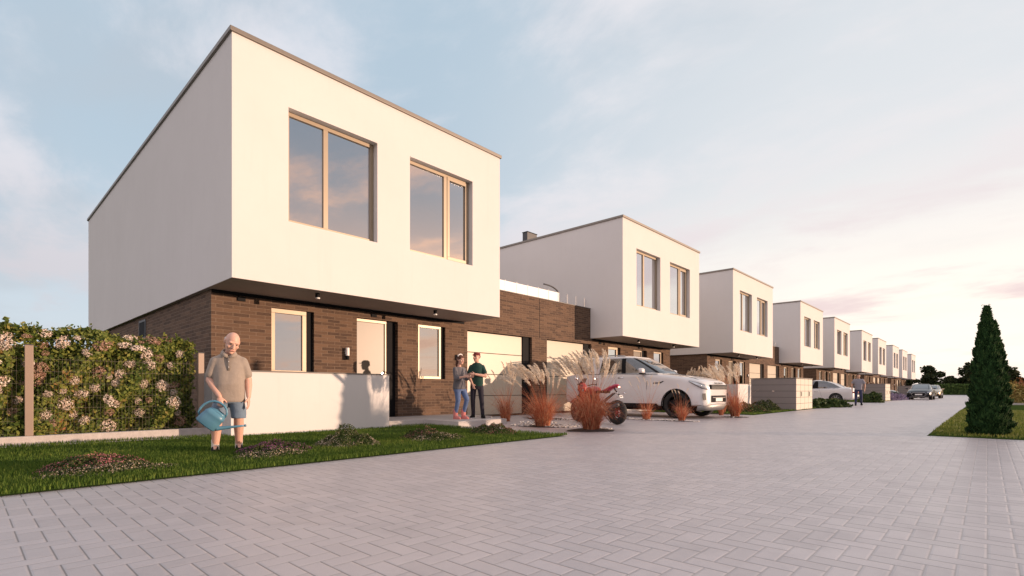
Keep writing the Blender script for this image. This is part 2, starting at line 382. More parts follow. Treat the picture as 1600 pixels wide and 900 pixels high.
def np_mesh(name, verts, faces_n, mat, parent=None, extra=None):
    """verts (N*k,3): every run of k points is one face"""
    V = np.asarray(verts, dtype=np.float32).reshape(-1, 3); n = len(V); k = faces_n; m = n//k
    me = bpy.data.meshes.new(name); me.vertices.add(n); me.vertices.foreach_set('co', V.ravel())
    me.loops.add(n); me.loops.foreach_set('vertex_index', np.arange(n, dtype=np.int32))
    me.polygons.add(m); me.polygons.foreach_set('loop_start', np.arange(0, n, k, dtype=np.int32)); me.polygons.foreach_set('loop_total', np.full(m, k, dtype=np.int32))
    mats = mat if isinstance(mat, (list, tuple)) else [mat]
    for q in mats: me.materials.append(q)
    if extra is not None: me.polygons.foreach_set('material_index', np.asarray(extra, dtype=np.int32))
    me.update(calc_edges=True); me.validate()
    o = bpy.data.objects.new(name, me); COL.objects.link(o)
    if parent: o.parent = parent
    return o
def tag(o, label=None, cat=None, group=None, kind=None):
    if label: o['label'] = label
    if cat: o['category'] = cat
    if group: o['group'] = group
    if kind: o['kind'] = kind
    return o
def thing(name, label, cat, loc=(0,0,0), rz=0.0, group=None):
    o = bpy.data.objects.new(name, None); COL.objects.link(o); o.empty_display_size = 0.2
    o.location = loc; o.rotation_euler = (0, 0, rz); return tag(o, label, cat, group)
def kids(o): return [c for c in KID.get(o.name, [])]
def copy_tree(o, parent=None):
    c = o.copy(); COL.objects.link(c)
    if parent: c.parent = parent
    for ch in list(o.children): copy_tree(ch, c)
    return c
def copy_to(root, loc, label, rz=None, group=None, scale=None):
    c = copy_tree(root); c.location = loc; c['label'] = label
    if rz is not None: c.rotation_euler = (0, 0, rz)
    if scale: c.scale = (scale,)*3 if isinstance(scale, (int, float)) else scale
    if group: c['group'] = group
    return c
def leaf_quads(C, size, norm=None, spread=1.0, aspect=1.6, jitter=.35):
    """C (n,3) centres -> diamond leaves (n*4,3) with normals near norm"""
    n = len(C); d = npr.normal(size=(n, 3))
    if norm is not None: d = d*spread + np.asarray(norm)
    d /= np.linalg.norm(d, axis=1, keepdims=True)+1e-9
    a = npr.normal(size=(n, 3)); a -= d*np.sum(a*d, 1, keepdims=True); a /= np.linalg.norm(a, axis=1, keepdims=True)+1e-9
    b = np.cross(d, a); s = np.asarray(size) if hasattr(size, '__len__') else np.full(n, size)
    s = (s*(1+npr.uniform(-jitter, jitter, n)))[:, None]
    P = np.stack([C-a*s*aspect/2, C-b*s/2+d*s*.12, C+a*s*aspect/2, C+b*s/2+d*s*.12], 1)
    return P.reshape(-1, 3)
# ------------------------------------------------------------------ ground
def sheet(name, x0, x1, y0, y1, z, mat, kind='structure'):
    o = MB().quad((x0,y0,z),(x1,y0,z),(x1,y1,z),(x0,y1,z)).build(name, mat); o['kind'] = kind; return o
sheet('ground', -900, 1500, -600, 1800, -0.03, M['lawnbase'])
sheet('road', -14.0, 14.0, -12.0, 131.0, 0.0, M['paving'])
def slab(name, x0, x1, y0, y1, z0, z1, mat, bevel=0.008):
    o = MB().box(x0,x1,y0,y1,z0,z1).build(name, mat, bevel=bevel); o['kind'] = 'structure'; return o
PERIOD = 26.25
# front garden strips (a gently uneven turf surface)
def turf(name, poly, nx=30, ny=40, hump=0.012):
    """poly: four corners; the sheet is a little domed so that the turf stands above its edge"""
    a, b, c, d = [Vector((*p, 0)) for p in poly]; vs = []; fs = []
    for i in range(nx+1):
        for j in range(ny+1):
            u, v = i/nx, j/ny; p = (a*(1-u)+b*u)*(1-v)+(d*(1-u)+c*u)*v
            e = min(u, 1-u, v, 1-v); z = 0.004+0.018*min(1, e*9)+hump*math.sin(p.x*2.1+p.y*1.3)*min(1, e*6)
            vs.append((p.x, p.y, z))
    for i in range(nx):
        for j in range(ny):
            q = i*(ny+1)+j; fs.append((q, q+ny+1, q+ny+2, q+1))
    m = MB().add(vs, fs); o = m.build(name, M['lawnbase'], smooth=True); o['kind'] = 'structure'; return o
LAWN = [(-5.93, -3.0), (-5.87, 7.75), (-9.1, 7.95), (-11.2, -3.0)]   # x-edge along the road first
turf('lawn', [(-11.12, -3.0), (-5.93, -3.0), (-5.9, 7.85), (-10.3, 7.9)])
for k in range(3):
    turf('lawn', [(-11.9, 18.9+PERIOD*k), (-6.0, 18.9+PERIOD*k), (-6.0, 34.2+PERIOD*k), (-11.9, 34.2+PERIOD*k)], 12, 24)
turf('verge', [(-0.85, 12.6), (13.9, 12.6), (13.9, 128.0), (-0.85, 128.0)], 24, 60)

# grass blades: nobody could count them
def blades(name, spots, hmin, hmax, wid, mat, lean=.35, z=0.02):
    n = len(spots); P = np.zeros((n, 3)); P[:, :2] = spots; P[:, 2] = z
    h = npr.uniform(hmin, hmax, n); a = npr.uniform(0, 2*np.pi, n); l = npr.uniform(0, lean, n)*h
    w = wid*npr.uniform(.7, 1.3, n); b = npr.uniform(0, 2*np.pi, n)
    side = np.stack([np.cos(b), np.sin(b), np.zeros(n)], 1)*w[:, None]
    tip = P+np.stack([np.cos(a)*l, np.sin(a)*l, h], 1)
    mid = P+np.stack([np.cos(a)*l*.3, np.sin(a)*l*.3, h*.6], 1)
    V = np.stack([P-side, P+side, mid+side*.8, tip, mid-side*.8], 1).reshape(-1, 3)
    o = np_mesh(name, V, 5, mat); o['kind'] = 'stuff'
    tag(o, cat='grass'); return o
def scatter(poly, n):
    a, b, c, d = [np.array(p) for p in poly]; u = npr.uniform(0, 1, (n, 1)); v = npr.uniform(0, 1, (n, 1))
    return (a*(1-u)+b*u)*(1-v)+(d*(1-u)+c*u)*v
s1 = scatter([(-11.1, -0.6), (-5.93, -0.6), (-5.9, 7.85), (-10.3, 7.9)], 150000)
dist = np.hypot(s1[:, 0], s1[:, 1]); keep = npr.uniform(0, 1, len(s1)) < np.clip((7.2/dist)**2, .3, 1)
patch = np.sin(s1[:, 0]*3.1+1.2*np.sin(s1[:, 1]*2.3))+np.sin(s1[:, 1]*2.7+s1[:, 0]*1.3)
keep &= npr.uniform(0, 1, len(s1)) < np.clip(.85+.2*patch, .45, 1)
inhedge = (s1[:, 0] < -10.05) & (s1[:, 1] > 3.38) & (s1[:, 1] < 6.85)
s1 = s1[keep & ~inhedge]
ee = np.stack([-5.92+npr.normal(size=5200)*.022, npr.uniform(-.4, 7.9, 5200)], 1); s1 = np.concatenate([s1, ee])
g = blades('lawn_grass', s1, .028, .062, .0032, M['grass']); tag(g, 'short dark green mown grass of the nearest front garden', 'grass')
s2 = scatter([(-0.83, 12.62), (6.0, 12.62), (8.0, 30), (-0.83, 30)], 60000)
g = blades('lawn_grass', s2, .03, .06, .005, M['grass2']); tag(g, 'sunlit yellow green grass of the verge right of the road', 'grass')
s3 = np.concatenate([scatter([(-9.5, 18.9+PERIOD*k), (-6.0, 18.9+PERIOD*k), (-6.0, 34.2+PERIOD*k), (-9.5, 34.2+PERIOD*k)], 26000) for k in range(2)])
g = blades('lawn_grass', s3, .03, .07, .006, M['grass']); tag(g, 'green grass of the front gardens round the bin sheds', 'grass')

# ------------------------------------------------------------------ houses
def wall_face(mb, x, y0, y1, z0, z1, holes, depth):
    """street-side wall face at x with recessed openings; the reveals go `depth` back"""
    ys = sorted({y0, y1, *[h[0] for h in holes], *[h[1] for h in holes]}); zs = sorted({z0, z1, *[h[2] for h in holes], *[h[3] for h in holes]})
    for a, b in zip(ys, ys[1:]):
        for c, d in zip(zs, zs[1:]):
            ym, zm = (a+b)/2, (c+d)/2
            if any(h[0] < ym < h[1] and h[2] < zm < h[3] for h in holes): continue
            mb.quad((x,a,c),(x,b,c),(x,b,d),(x,a,d))
    for h in holes:
        a, b, c, d = h[:4]; e = x-depth
        mb.quad((x,a,c),(x,a,d),(e,a,d),(e,a,c)); mb.quad((x,b,d),(x,b,c),(e,b,c),(e,b,d))
        mb.quad((x,a,d),(x,b,d),(e,b,d),(e,a,d)); mb.quad((x,b,c),(x,a,c),(e,a,c),(e,b,c))
def bar_frame(mb, x, y0, y1, z0, z1, w, t=0.06):
    mb.box(x-t, x, y0, y1, z0, z0+w); mb.box(x-t, x, y0, y1, z1-w, z1)
    mb.box(x-t+.001, x-.001, y0, y0+w, z0+w, z1-w); mb.box(x-t+.001, x-.001, y1-w, y1, z0+w, z1-w)
def window(parent, x, y0, y1, z0, z1, rec, fw, mull=(), casement=None, name='window', clear=None):
    xf = x-rec; f = MB(); bar_frame(f, xf, y0+.002, y1-.002, z0+.002, z1-.002, fw)
    for m0, m1 in mull: f.box(xf-.058, xf-.002, m0, m1, z0+fw, z1-fw)
    if casement: bar_frame(f, xf+.012, casement[0], casement[1], z0+fw*.6, z1-fw*.6, .085, .05)
    fo = f.build(name, M['frame'], parent, bevel=.004)
    p = MB().box(xf-.045, xf-.04, y0+.01, y1-.01, z0+.01, z1-.01); p.build('pane', M['half_glass'] if clear else M['glass'], fo)
    if clear:
        b = MB(); n = int((y1-y0)/.035); vs = []
        for k in range(n+1):
            yy = y0+.02+(y1-y0-.04)*k/n; xx = xf-.16+.022*math.sin(k*1.9)+.012*math.sin(k*.7)
            vs += [(xx, yy, z0+.03), (xx, yy, z0+clear)]
        b.add(vs, [(2*k, 2*k+2, 2*k+3, 2*k+1) for k in range(n)]); b.build('curtain', M['curtain'], fo, smooth=True)
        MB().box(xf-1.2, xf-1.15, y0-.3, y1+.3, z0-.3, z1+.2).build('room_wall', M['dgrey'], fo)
    return fo
BX, W, DEEP = 1.52, 7.32, 16.1   # box front ahead of the brick plane; width; depth
SOF, TOP = 3.03, 7.72
U1 = (1.08, 3.18, 4.36, 6.71); U2 = (4.11, 6.23, 4.36, 6.71)
G1 = (1.35, 2.37, 1.24, 2.78); GD = (3.53, 4.80, 0.13, 2.78); G2 = (5.50, 6.51, 1.21, 2.79)
def make_house(label):
    h = thing('house', label, 'house', (-12.08, 3.52, 0), 0, 'white box houses in a row along the road')
    # upper storey
    m = MB(); wall_face(m, BX, 0, W, SOF, TOP, [U1, U2], .22)
    xb = BX-DEEP
    m.quad((BX,0,SOF),(BX,0,TOP),(xb,0,TOP),(xb,0,SOF)); m.quad((BX,W,TOP),(BX,W,SOF),(xb,W,SOF),(xb,W,TOP))
    m.quad((xb,0,SOF),(xb,0,TOP),(xb,W,TOP),(xb,W,SOF))
    m.build('upper_storey', M['stucco'], h)
    s = MB().box(xb+.002, BX-.002, .002, W-.002, SOF-.004, SOF+.05); s.build('soffit', M['soffit'], h)
    r = MB().box(xb+.01, BX-.01, .01, W-.01, TOP-.3, TOP-.005); r.build('roof', M['roofing'], h)
    c = MB(); e = .045; t = .09
    c.box(BX-.30, BX+e, -e, W+e, TOP, TOP+t); c.box(xb-e, xb+.3, -e, W+e, TOP, TOP+t)
    c.box(xb+.3, BX-.30, -e, .26, TOP, TOP+t); c.box(xb+.3, BX-.30, W-.26, W+e, TOP, TOP+t)
    c.build('roof_edge', M['coping'], h, bevel=.01)
    window(h, BX, *U1, .16, .085, mull=[(1.92, 2.03)])
    window(h, BX, *U2, .16, .085, mull=[(5.33, 5.44)], casement=(5.44, 6.18))
    # ground floor
    b = MB(); y0, y1 = .1, W-.05
    wall_face(b, 0, y0, y1, 0, SOF-.006, [G1, GD, G2], .6)
    b.quad((0,y0,0),(0,y0,SOF-.006),(-13.4,y0,SOF-.006),(-13.4,y0,0)); b.quad((0,y1,SOF-.006),(0,y1,0),(-13.4,y1,0),(-13.4,y1,SOF-.006))
    b.quad((-13.4,y0,0),(-13.4,y0,SOF-.006),(-13.4,y1,SOF-.006),(-13.4,y1,0))
    b.build('brick_wall', M['brick'], h)
    window(h, 0, G1[0], G1[1]-.17, G1[2], G1[3], .05, .10, clear=.80); window(h, 0, G2[0], G2[1]-.13, G2[2], G2[3], .05, .075, clear=.34)
    # narrow side window, a shallow dark slot high in the flank
    sw = MB(); bar_y = [(-6.4,-6.34,2.36,2.92),(-5.66,-5.6,2.36,2.92),(-6.34,-5.66,2.36,2.42),(-6.34,-5.66,2.86,2.92)]
    for a_, b_, c_, d_ in bar_y: sw.box(a_, b_, y0-.02, y0-.002, c_, d_)
    so = sw.build('side_window', M['dgrey'], h)
    MB().box(-6.335, -5.665, y0-.012, y0-.004, 2.425, 2.855).build('pane', M['dark'], so)
    # door
    xd = -.15; d = MB(); d.box(xd-.05, xd, GD[0]+.03, GD[1]-.345, .15, 2.70); do = d.build('door', M['door'], h, bevel=.004)
    f = MB(); f.box(xd-.08, xd+.03, GD[1]-.342, GD[1]-.303, .14, 2.70); f.box(xd-.08, xd+.03, GD[0]+.002, GD[0]+.028, .14, 2.70); f.box(xd-.08, xd+.035, GD[0]+.002, GD[1]-.302, 2.705, 2.775)
    f.build('frame', M['frame'], do)
    k = MB(); yh = GD[1]-.42; k.box(xd+.002, xd+.014, yh-.022, yh+.022, .98, 1.36); k.tube([(xd+.01, yh, 1.22), (xd+.07, yh, 1.22)], .011, 8); k.tube([(xd+.07, yh+.012, 1.22), (xd+.07, yh-.15, 1.22)], .011, 8)
    k.build('handle', M['chrome'], do)
    MB().box(xd-.08, xd+.02, GD[1]-.30, GD[1]-.003, .14, 2.775).build('side_panel', M['dark'], h, bevel=.003)
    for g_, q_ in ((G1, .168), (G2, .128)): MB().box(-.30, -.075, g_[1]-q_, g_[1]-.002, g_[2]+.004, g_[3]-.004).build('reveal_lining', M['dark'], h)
    # lamps
    for yy in (1.88, 5.19):
        l = MB().tube([(1.17, yy, SOF-.11), (1.17, yy, SOF)], .048, 16); lo = l.build('soffit_lamp', M['dark'], h)
        MB().tube([(1.17, yy, SOF-.125), (1.17, yy, SOF-.10)], .05, 16).build('lamp_ring', M['white'], lo)
    w = MB(); w.tube([(.075, 3.22, 1.76), (.075, 3.22, 1.96)], .048, 16); w.box(0, .05, 3.19, 3.25, 1.80, 1.90); wo = w.build('wall_lamp', M['white'], h, smooth=False)
    MB().tube([(.075, 3.22, 1.655), (.075, 3.22, 1.765)], .045, 16).build('lamp_shade', M['dark'], wo)
    for yy in (.62, 3.95):
        MB().box(-.01, .03, yy, yy+.16, 2.84, 2.93).build('vent', M['dark'], h)
    MB().box(-.02, .025, .11, W-.06, 2.955, SOF-.008).build('soffit_shade_strip', M['dark'], h)  # added black strip: the overhang's shade painted along the brick top
    # chimney
    ch = MB().box(-4.22, -3.92, .5, 1.2, TOP-.2, TOP+.68); co = ch.build('chimney', M['dgrey'], h)
    MB().box(-4.24, -3.90, .48, 1.22, TOP+.68, TOP+.71).build('chimney_cap', M['dark'], co)
    return h
HY = [3.52, 17.8, 29.77, 44.05, 56.02, 70.3, 82.27, 96.55, 108.52, 122.8]
HL = ['nearest and largest white box house, behind the old man and the flowering hedge',
 'second white box house along the road, behind the white off-road car',
 'third white box house along the road, above the nose of the white off-road car',
 'fourth white box house along the road, rising behind the nearest grey bin shed',
 'fifth white box house along the road, between the fourth and sixth, above the white coupe',
 'sixth white box house along the road, next beyond the one above the white coupe',
 'seventh white box house along the road, fourth from the far end',
 'eighth white box house along the road, third from the far end',
 'ninth white box house along the road, last but one at the far end',
 'farthest white box house, at the end of the row by the dark trees']
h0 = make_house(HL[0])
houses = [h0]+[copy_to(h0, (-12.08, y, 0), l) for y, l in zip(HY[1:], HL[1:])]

# garages between the pairs
def make_garage(label):
    g = thing('garage', label, 'garage', (-12.08, 10.84, 0), 0, 'double brick garages with roof terraces between the houses')
    b = MB(); L = 7.055; D1 = (.09, 3.23, .05, 2.79); D2 = (4.09, 7.02, .05, 2.79); T = 4.25
    y0 = -.045
    wall_face(b, 0, y0, L, 0, T, [D1, D2], .62)
    b.quad((0,0.01,SOF),(0,.01,T),(-7,.01,T),(-7,.01,SOF)); b.quad((0,y0,T),(0,L,T),(-.32,L,T),(-.32,y0,T)); b.quad((-.32,y0,3.9),(-.32,L,3.9),(-.32,L,T),(-.32,y0,T))
    b.quad((-7,.01,0),(-7,L,0),(-7,L,T),(-7,.01,T))
    b.build('brick_wall', M['brick'], g)
    MB().box(-6.9, -.325, 0, L, 3.8, 3.9).build('terrace_floor', M['concrete'], g)
    MB().box(-.335, .018, y0+.004, L-.002, T+.002, T+.03).build('wall_cap', M['capping'], g)
    MB().box(-.004, .0035, 3.655, 3.672, 2.80, T).build('expansion_joint', M['dark'], g)
    for D in (D1, D2):
        d = MB(); z = D[2]+.01
        for zt in (.70, 1.41, 2.11, 2.78):
            d.box(-.20, -.14, D[0]+.012, D[1]-.395, z, zt-.012); z = zt+.008
        do = d.build('garage_door', M['garage'], g, bevel=.004)
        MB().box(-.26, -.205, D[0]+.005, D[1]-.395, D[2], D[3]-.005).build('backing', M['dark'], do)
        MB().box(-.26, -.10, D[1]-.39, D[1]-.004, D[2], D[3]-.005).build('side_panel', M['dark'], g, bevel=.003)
    # balustrade on the terrace
    rl = MB()
    for k in range(12):
        y = .25+.6*k
        if y > L-.1: break
        rl.box(-.235, -.205, y-.012, y+.012, T+.03, T+.47)
    ro = rl.build('balustrade', M['chrome'], g)
    MB().box(-.226, -.214, .1, 5.12, T+.06, T+.44).build('frosted_panel', M['white_glass'], ro)
    # curved arm of a terrace lamp
    pts = [(-.9+.0*k, 5.45-.0*k, T-.35) for k in range(1)]
    a = MB(); P = [(-.45, 5.42, T-.3), (-.45, 5.42, T+.42)]
    for k in range(1, 9):
        t = math.pi/2*k/8; P.append((-.45, 5.42-.80*(1-math.cos(t))*1.0, T+.42+.30*math.sin(t)))
    P.append((-.45, 4.45, T+.72)); a.tube(P, .028, 8); a.build('terrace_lamp', M['dgrey'], g)
    bx = MB().box(-.0, .07, -.40, -.24, 1.80, 1.98)
    bo = bx.build('wall_lamp', M['dgrey'], g, bevel=.01); MB().box(.071, .078, -.38, -.26, 1.86, 1.96).build('lamp_shade', M['white'], bo)
    return g
def mk(name, **k):
    t = NT(name); t.set(**k); return t.m
M['white_glass'] = mk('frosted_white_glass', color=(.86, .88, .90), rough=.18, spec=.8)
def clear():
    t = NT('clear_glass'); tr = t.N.new('ShaderNodeBsdfTransparent'); tr.inputs[0].default_value = (.93, .95, .95, 1)
    gl = t.N.new('ShaderNodeBsdfGlossy'); gl.inputs['Roughness'].default_value = .02
    fr = t.N.new('ShaderNodeFresnel'); fr.inputs[0].default_value = 1.5
    mx = t.N.new('ShaderNodeMixShader'); t.L.new(fr.outputs[0], mx.inputs[0]); t.L.new(tr.outputs[0], mx.inputs[1]); t.L.new(gl.outputs[0], mx.inputs[2])
    t.L.new(mx.outputs[0], t.N['Material Output'].inputs[0]); return t.m
M['clear_glass'] = clear()
GL = ['brick double garage beside the nearest white house, behind the tall plumed grasses',
 'brick double garage between the third and fourth white houses, above the nearest grey bin shed',
 'brick double garage between the fifth and sixth white houses',
 'brick double garage between the seventh and eighth white houses',
 'farthest brick double garage, between the ninth and tenth white houses']
g0 = make_garage(GL[0])
garages = [g0]+[copy_to(g0, (-12.08, 10.84+PERIOD*k, 0), GL[k]) for k in range(1, 5)]

# low rendered walls in front of every other house
def make_low_wall(label):
    t = thing('garden_wall', label, 'wall', (-10.25, 3.4, 0), 0, 'low white garden walls')
    MB().box(-.22, 0, 0, 3.42, 0, 1.225).build('rendered_wall', M['stucco'], t, bevel=.006)
    MB().box(-.235, .012, -.012, 3.432, 1.226, 1.25).build('wall_cap', M['capping'], t)
    s = MB().box(-1.82, -.222, .0, .18, 0, 1.225); s.build('return_wall', M['stucco'], t)
    return t
lw = make_low_wall('low white rendered wall with dark cap behind the old man')
for k, l in enumerate(['low white wall behind the plumed grass by the nose of the white off-road car', 'low white wall of the fifth house, behind the second grey bin shed', 'low white wall of the seventh house', ], 1):
    copy_to(lw, (-10.25, 3.4+PERIOD*k, 0), l)

# steps and paths
slab('path', -12.07, -10.44, 6.84, 10.4, .0, .137, M['step'])
slab('step', -10.435, -9.12, 7.97, 9.62, .0, .139, M['step'])
slab('path', -12.07, -10.44, 3.62, 6.838, .0, .135, M['step'])
for k in range(1, 4):
    slab('path', -12.07, -10.44, 3.62+PERIOD*k, 10.4+PERIOD*k, .0, .137, M['step'])
for k in range(0, 4):
    slab('path', -12.07, -10.6, 17.95+PERIOD*k, 24.9+PERIOD*k, .0, .137, M['step'])

# ------------------------------------------------------------------ fence and hedge
fx = -11.2
fence = thing('fence', 'wire mesh fence with bronze square posts on a concrete base along the flowering hedge', 'fence', (fx, .9, 0))
b = MB().box(-.10, .10, -6.0, 2.42, 0, .145); b.build('concrete_base', M['concrete'], fence, bevel=.008)
for k, y in enumerate((-.16, 2.27, -2.6)):
    p = MB(); p.box(-.05, .05, y-.05, y+.05, .146, 1.59); po = p.build('post', M['post'], fence, bevel=.004)
    MB().box(-.054, .054, y-.054, y+.054, 1.591, 1.603).build('cap', M['dgrey'], po)
w = MB()
for k in range(int(4.85/.05)):
    y = -2.6+.05*k
    w.box(-.061, -.058, y-.0007, y+.0007, .16, 1.42)
for k in range(7):
    z = .18+.2*k; w.box(-.058, -.055, -2.6, 2.27, z-.0011, z+.0011)
w.build('wire_mesh', M['wire'], fence)

hedge = thing('hedge', 'tall green hedge full of pink and white blossom clusters left of the old man', 'hedge', (-11.75, .4, 0))
def hedge_front(y, z):
    return .38+.08*math.sin(y*3.1+z*2.2)+.08*math.sin(y*7.3-z*4.1)+.06*math.sin(z*6+y*2)+.05*math.sin(z*11-y*13)
def hedge_top(y): return 1.86+.05*math.sin(y*2.3)+.05*math.sin(y*5.9+1)
N = 46000
y = npr.uniform(-3.9, 2.74, N); tt = npr.uniform(0, 1, N); cl = np.sin(y*9)*np.sin(tt*23+y*4)
xs = []; zs = []; nm = []
for q in range(N):
    yy = y[q]; H = hedge_top(yy)
    if tt[q] < .84:
        z = .10+(H-.10)*npr.uniform(0, 1); x = hedge_front(yy, z)*(1-.55*max(0, (z-H+.22)/.22)**2)-abs(npr.normal())*.07
        if yy > 2.45: x -= (yy-2.45)*.9*npr.uniform()
        n = (1, 0, .35)
    else:
        z = H-abs(npr.normal())*.04; x = npr.uniform(-.45, .30); n = (.2, 0, 1)
    xs.append(x); zs.append(z); nm.append(n)
C = np.stack([np.array(xs), y, np.array(zs)], 1)+npr.normal(size=(N, 3))*.018
np_mesh('foliage', leaf_quads(C, .042, np.array(nm), .75, 1.7), 4, M['leaf'], hedge)
core = MB()
core.rings([(0,0,0,1,1)], cap=False); core = MB().box(-.40, .10, -3.9, 2.60, .05, 1.60); core.build('branches', M['bark'], hedge)
# sprigs over the top edge
C = []
for q in range(170):
    yy = npr.uniform(-3.6, 2.65); x = npr.uniform(-.35, .35); z = hedge_top(yy)
    L = npr.uniform(.04, .16); dx, dy = npr.normal(size=2)*.25
    for j in range(9):
        s = j/9; C.append((x+dx*L*s, yy+dy*L*s, z-.03+L*s))
np_mesh('sprigs', leaf_quads(np.array(C)+npr.normal(size=(len(C), 3))*.012, .035, None, 1, 1.9), 4, M['leaf'], hedge)
def blossom_mesh(mat, r, n):
    """a dome of many small florets"""
    d = npr.normal(size=(n, 3)); d[:, 0] = np.abs(d[:, 0])*1.1; d /= np.linalg.norm(d, axis=1, keepdims=True)
    C = d*r*npr.uniform(.72, 1.06, (n, 1)); C[:, 0] *= .62
    return leaf_quads(C, r*.20, d, .55, 1.0, .4)
protos = []
for k in range(6):
    mt = M['blossom'] if k < 4 else M['blossom_b']
    o = np_mesh('blossom', blossom_mesh(mt, 1.0, 230), 4, mt, hedge); protos.append(o)
used = 0; pos = []
tries = 0
while len(pos) < 100 and tries < 8000:
    tries += 1
    yy = rnd.uniform(-1.7, 2.55); z = rnd.uniform(.22, 1.84)
    if all((yy-a)**2+(z-b)**2 > .017 for a, b in pos): pos.append((yy, z))
for q, (yy, z) in enumerate(pos):
    pr = protos[q % 6]
    o = pr if q < 6 else pr.copy()
    if q >= 6: COL.objects.link(o); o.parent = hedge
    r = rnd.uniform(.055, .125); H = hedge_top(yy)
    x = hedge_front(yy, z)*(1-.55*max(0, (z-H+.22)/.22)**2)+.0
    if yy > 2.65: x -= (yy-2.65)*.5
    o.location = (x-.01, yy, z); o.scale = (r, r*rnd.uniform(.95, 1.35), r); o.rotation_euler = (rnd.uniform(-3, 3), rnd.uniform(-.5, .1)-(.7 if z > H-.18 else 0), rnd.uniform(-.3, .3))
# ------------------------------------------------------------------ low garden plants
def mound(label, x, y, rx, ry, h, flor, n=2600, seed=0, peak=1.0, rz=0, amount=.35, group='low flowering mounds in the front garden', ls=.016):
    t = thing('flowering_mound', label, 'plant', (x, y, .015), rz, group)
    u = npr.uniform(0, 1, n)**.5; a = npr.uniform(0, 2*np.pi, n)
    px, py = u*np.cos(a), u*np.sin(a)
    lump = 1+.28*np.sin(px*5+seed)*np.cos(py*6+seed*2)+.15*np.sin(px*13+py*11+seed)
    pz = h*np.maximum(0, (1-u**(1.6*peak)))*lump
    C = np.stack([px*rx*(1+.1*np.sin(a*5+seed)), py*ry, pz*npr.uniform(.82, 1.04, n)+.01], 1)
    nrm = np.stack([px*.8, py*.8, np.ones(n)*.9], 1)
    np_mesh('foliage', leaf_quads(C, ls, nrm, .9, 1.8), 4, M['heath'], t)
    sel = npr.uniform(0, 1, n) < amount*(.4+.9*(np.sin(px*4+seed*3)+np.sin(py*5+seed) > -.2))
    F = C[sel]+np.array([0, 0, .012])+npr.normal(size=(sel.sum(), 3))*.006
    np_mesh('florets', leaf_quads(F, ls*.75, nrm[sel], .6, 1.0), 4, M[flor], t)
    b = MB(); rg = []
    for k in range(6):
        q = k/5; rg.append((0, 0, h*.62*(1-(1-q)**1)*1.0, rx*.86*(1-q)**(1/(1.6*peak+.35))+.01, ry*.86*(1-q)**(1/(1.6*peak+.35))+.01))
    b.rings(rg, 16); b.build('stems', M['lawnbase'], t, smooth=True)
    return t
mound('wide patch of pink florets in the grass at the left end of the lawn', -7.05, 1.00, .42, .50, .13, 'pink', 4200, 1, 1.3, amount=.5)
mound('low pale edge of tiny white florets in front of the pink patch at left', -6.63, 1.05, .25, .62, .07, 'paleflor', 3000, 2.2, 1.4, amount=.3)
mound('purple flowering mat in the grass just right of the old man', -7.2, 2.95, .40, .52, .12, 'purple', 4200, 3, 1.4, amount=.6)
mound('low pale green mat with white florets at the feet of the old man', -6.8, 2.75, .28, .48, .06, 'paleflor', 2600, 4.1, 1.4, amount=.25)
mound('pointed mound of heath with pale florets, in front of the white wall', -7.3, 4.10, .50, .52, .30, 'paleflor', 5200, 5, .55, amount=.30)
mound('twin humped reddish mound of heath, right of the pointed one', -7.35, 5.65, .45, .42, .17, 'pink', 3600, 6.4, 1.0, amount=.2)
mound('low green mat with sparse white florets before the reddish mound', -6.9, 5.60, .32, .55, .10, 'paleflor', 2800, 7, 1.3, amount=.25)
mound('flat dark reddish mound at the right tip of the nearest lawn', -7.15, 7.15, .50, .45, .16, 'pink', 3800, 8.2, 1.7, amount=.16)
mound('dark reddish mound by the low white wall, left of the nearest bin shed', -7.0, 21.2, .9, 1.0, .30, 'pink', 3200, 9, 1.2, amount=.15, ls=.035)
mound('green hump of heath against the side of the nearest bin shed', -6.9, 23.2, .7, .7, .42, 'paleflor', 3000, 10, .9, amount=.12, ls=.035)

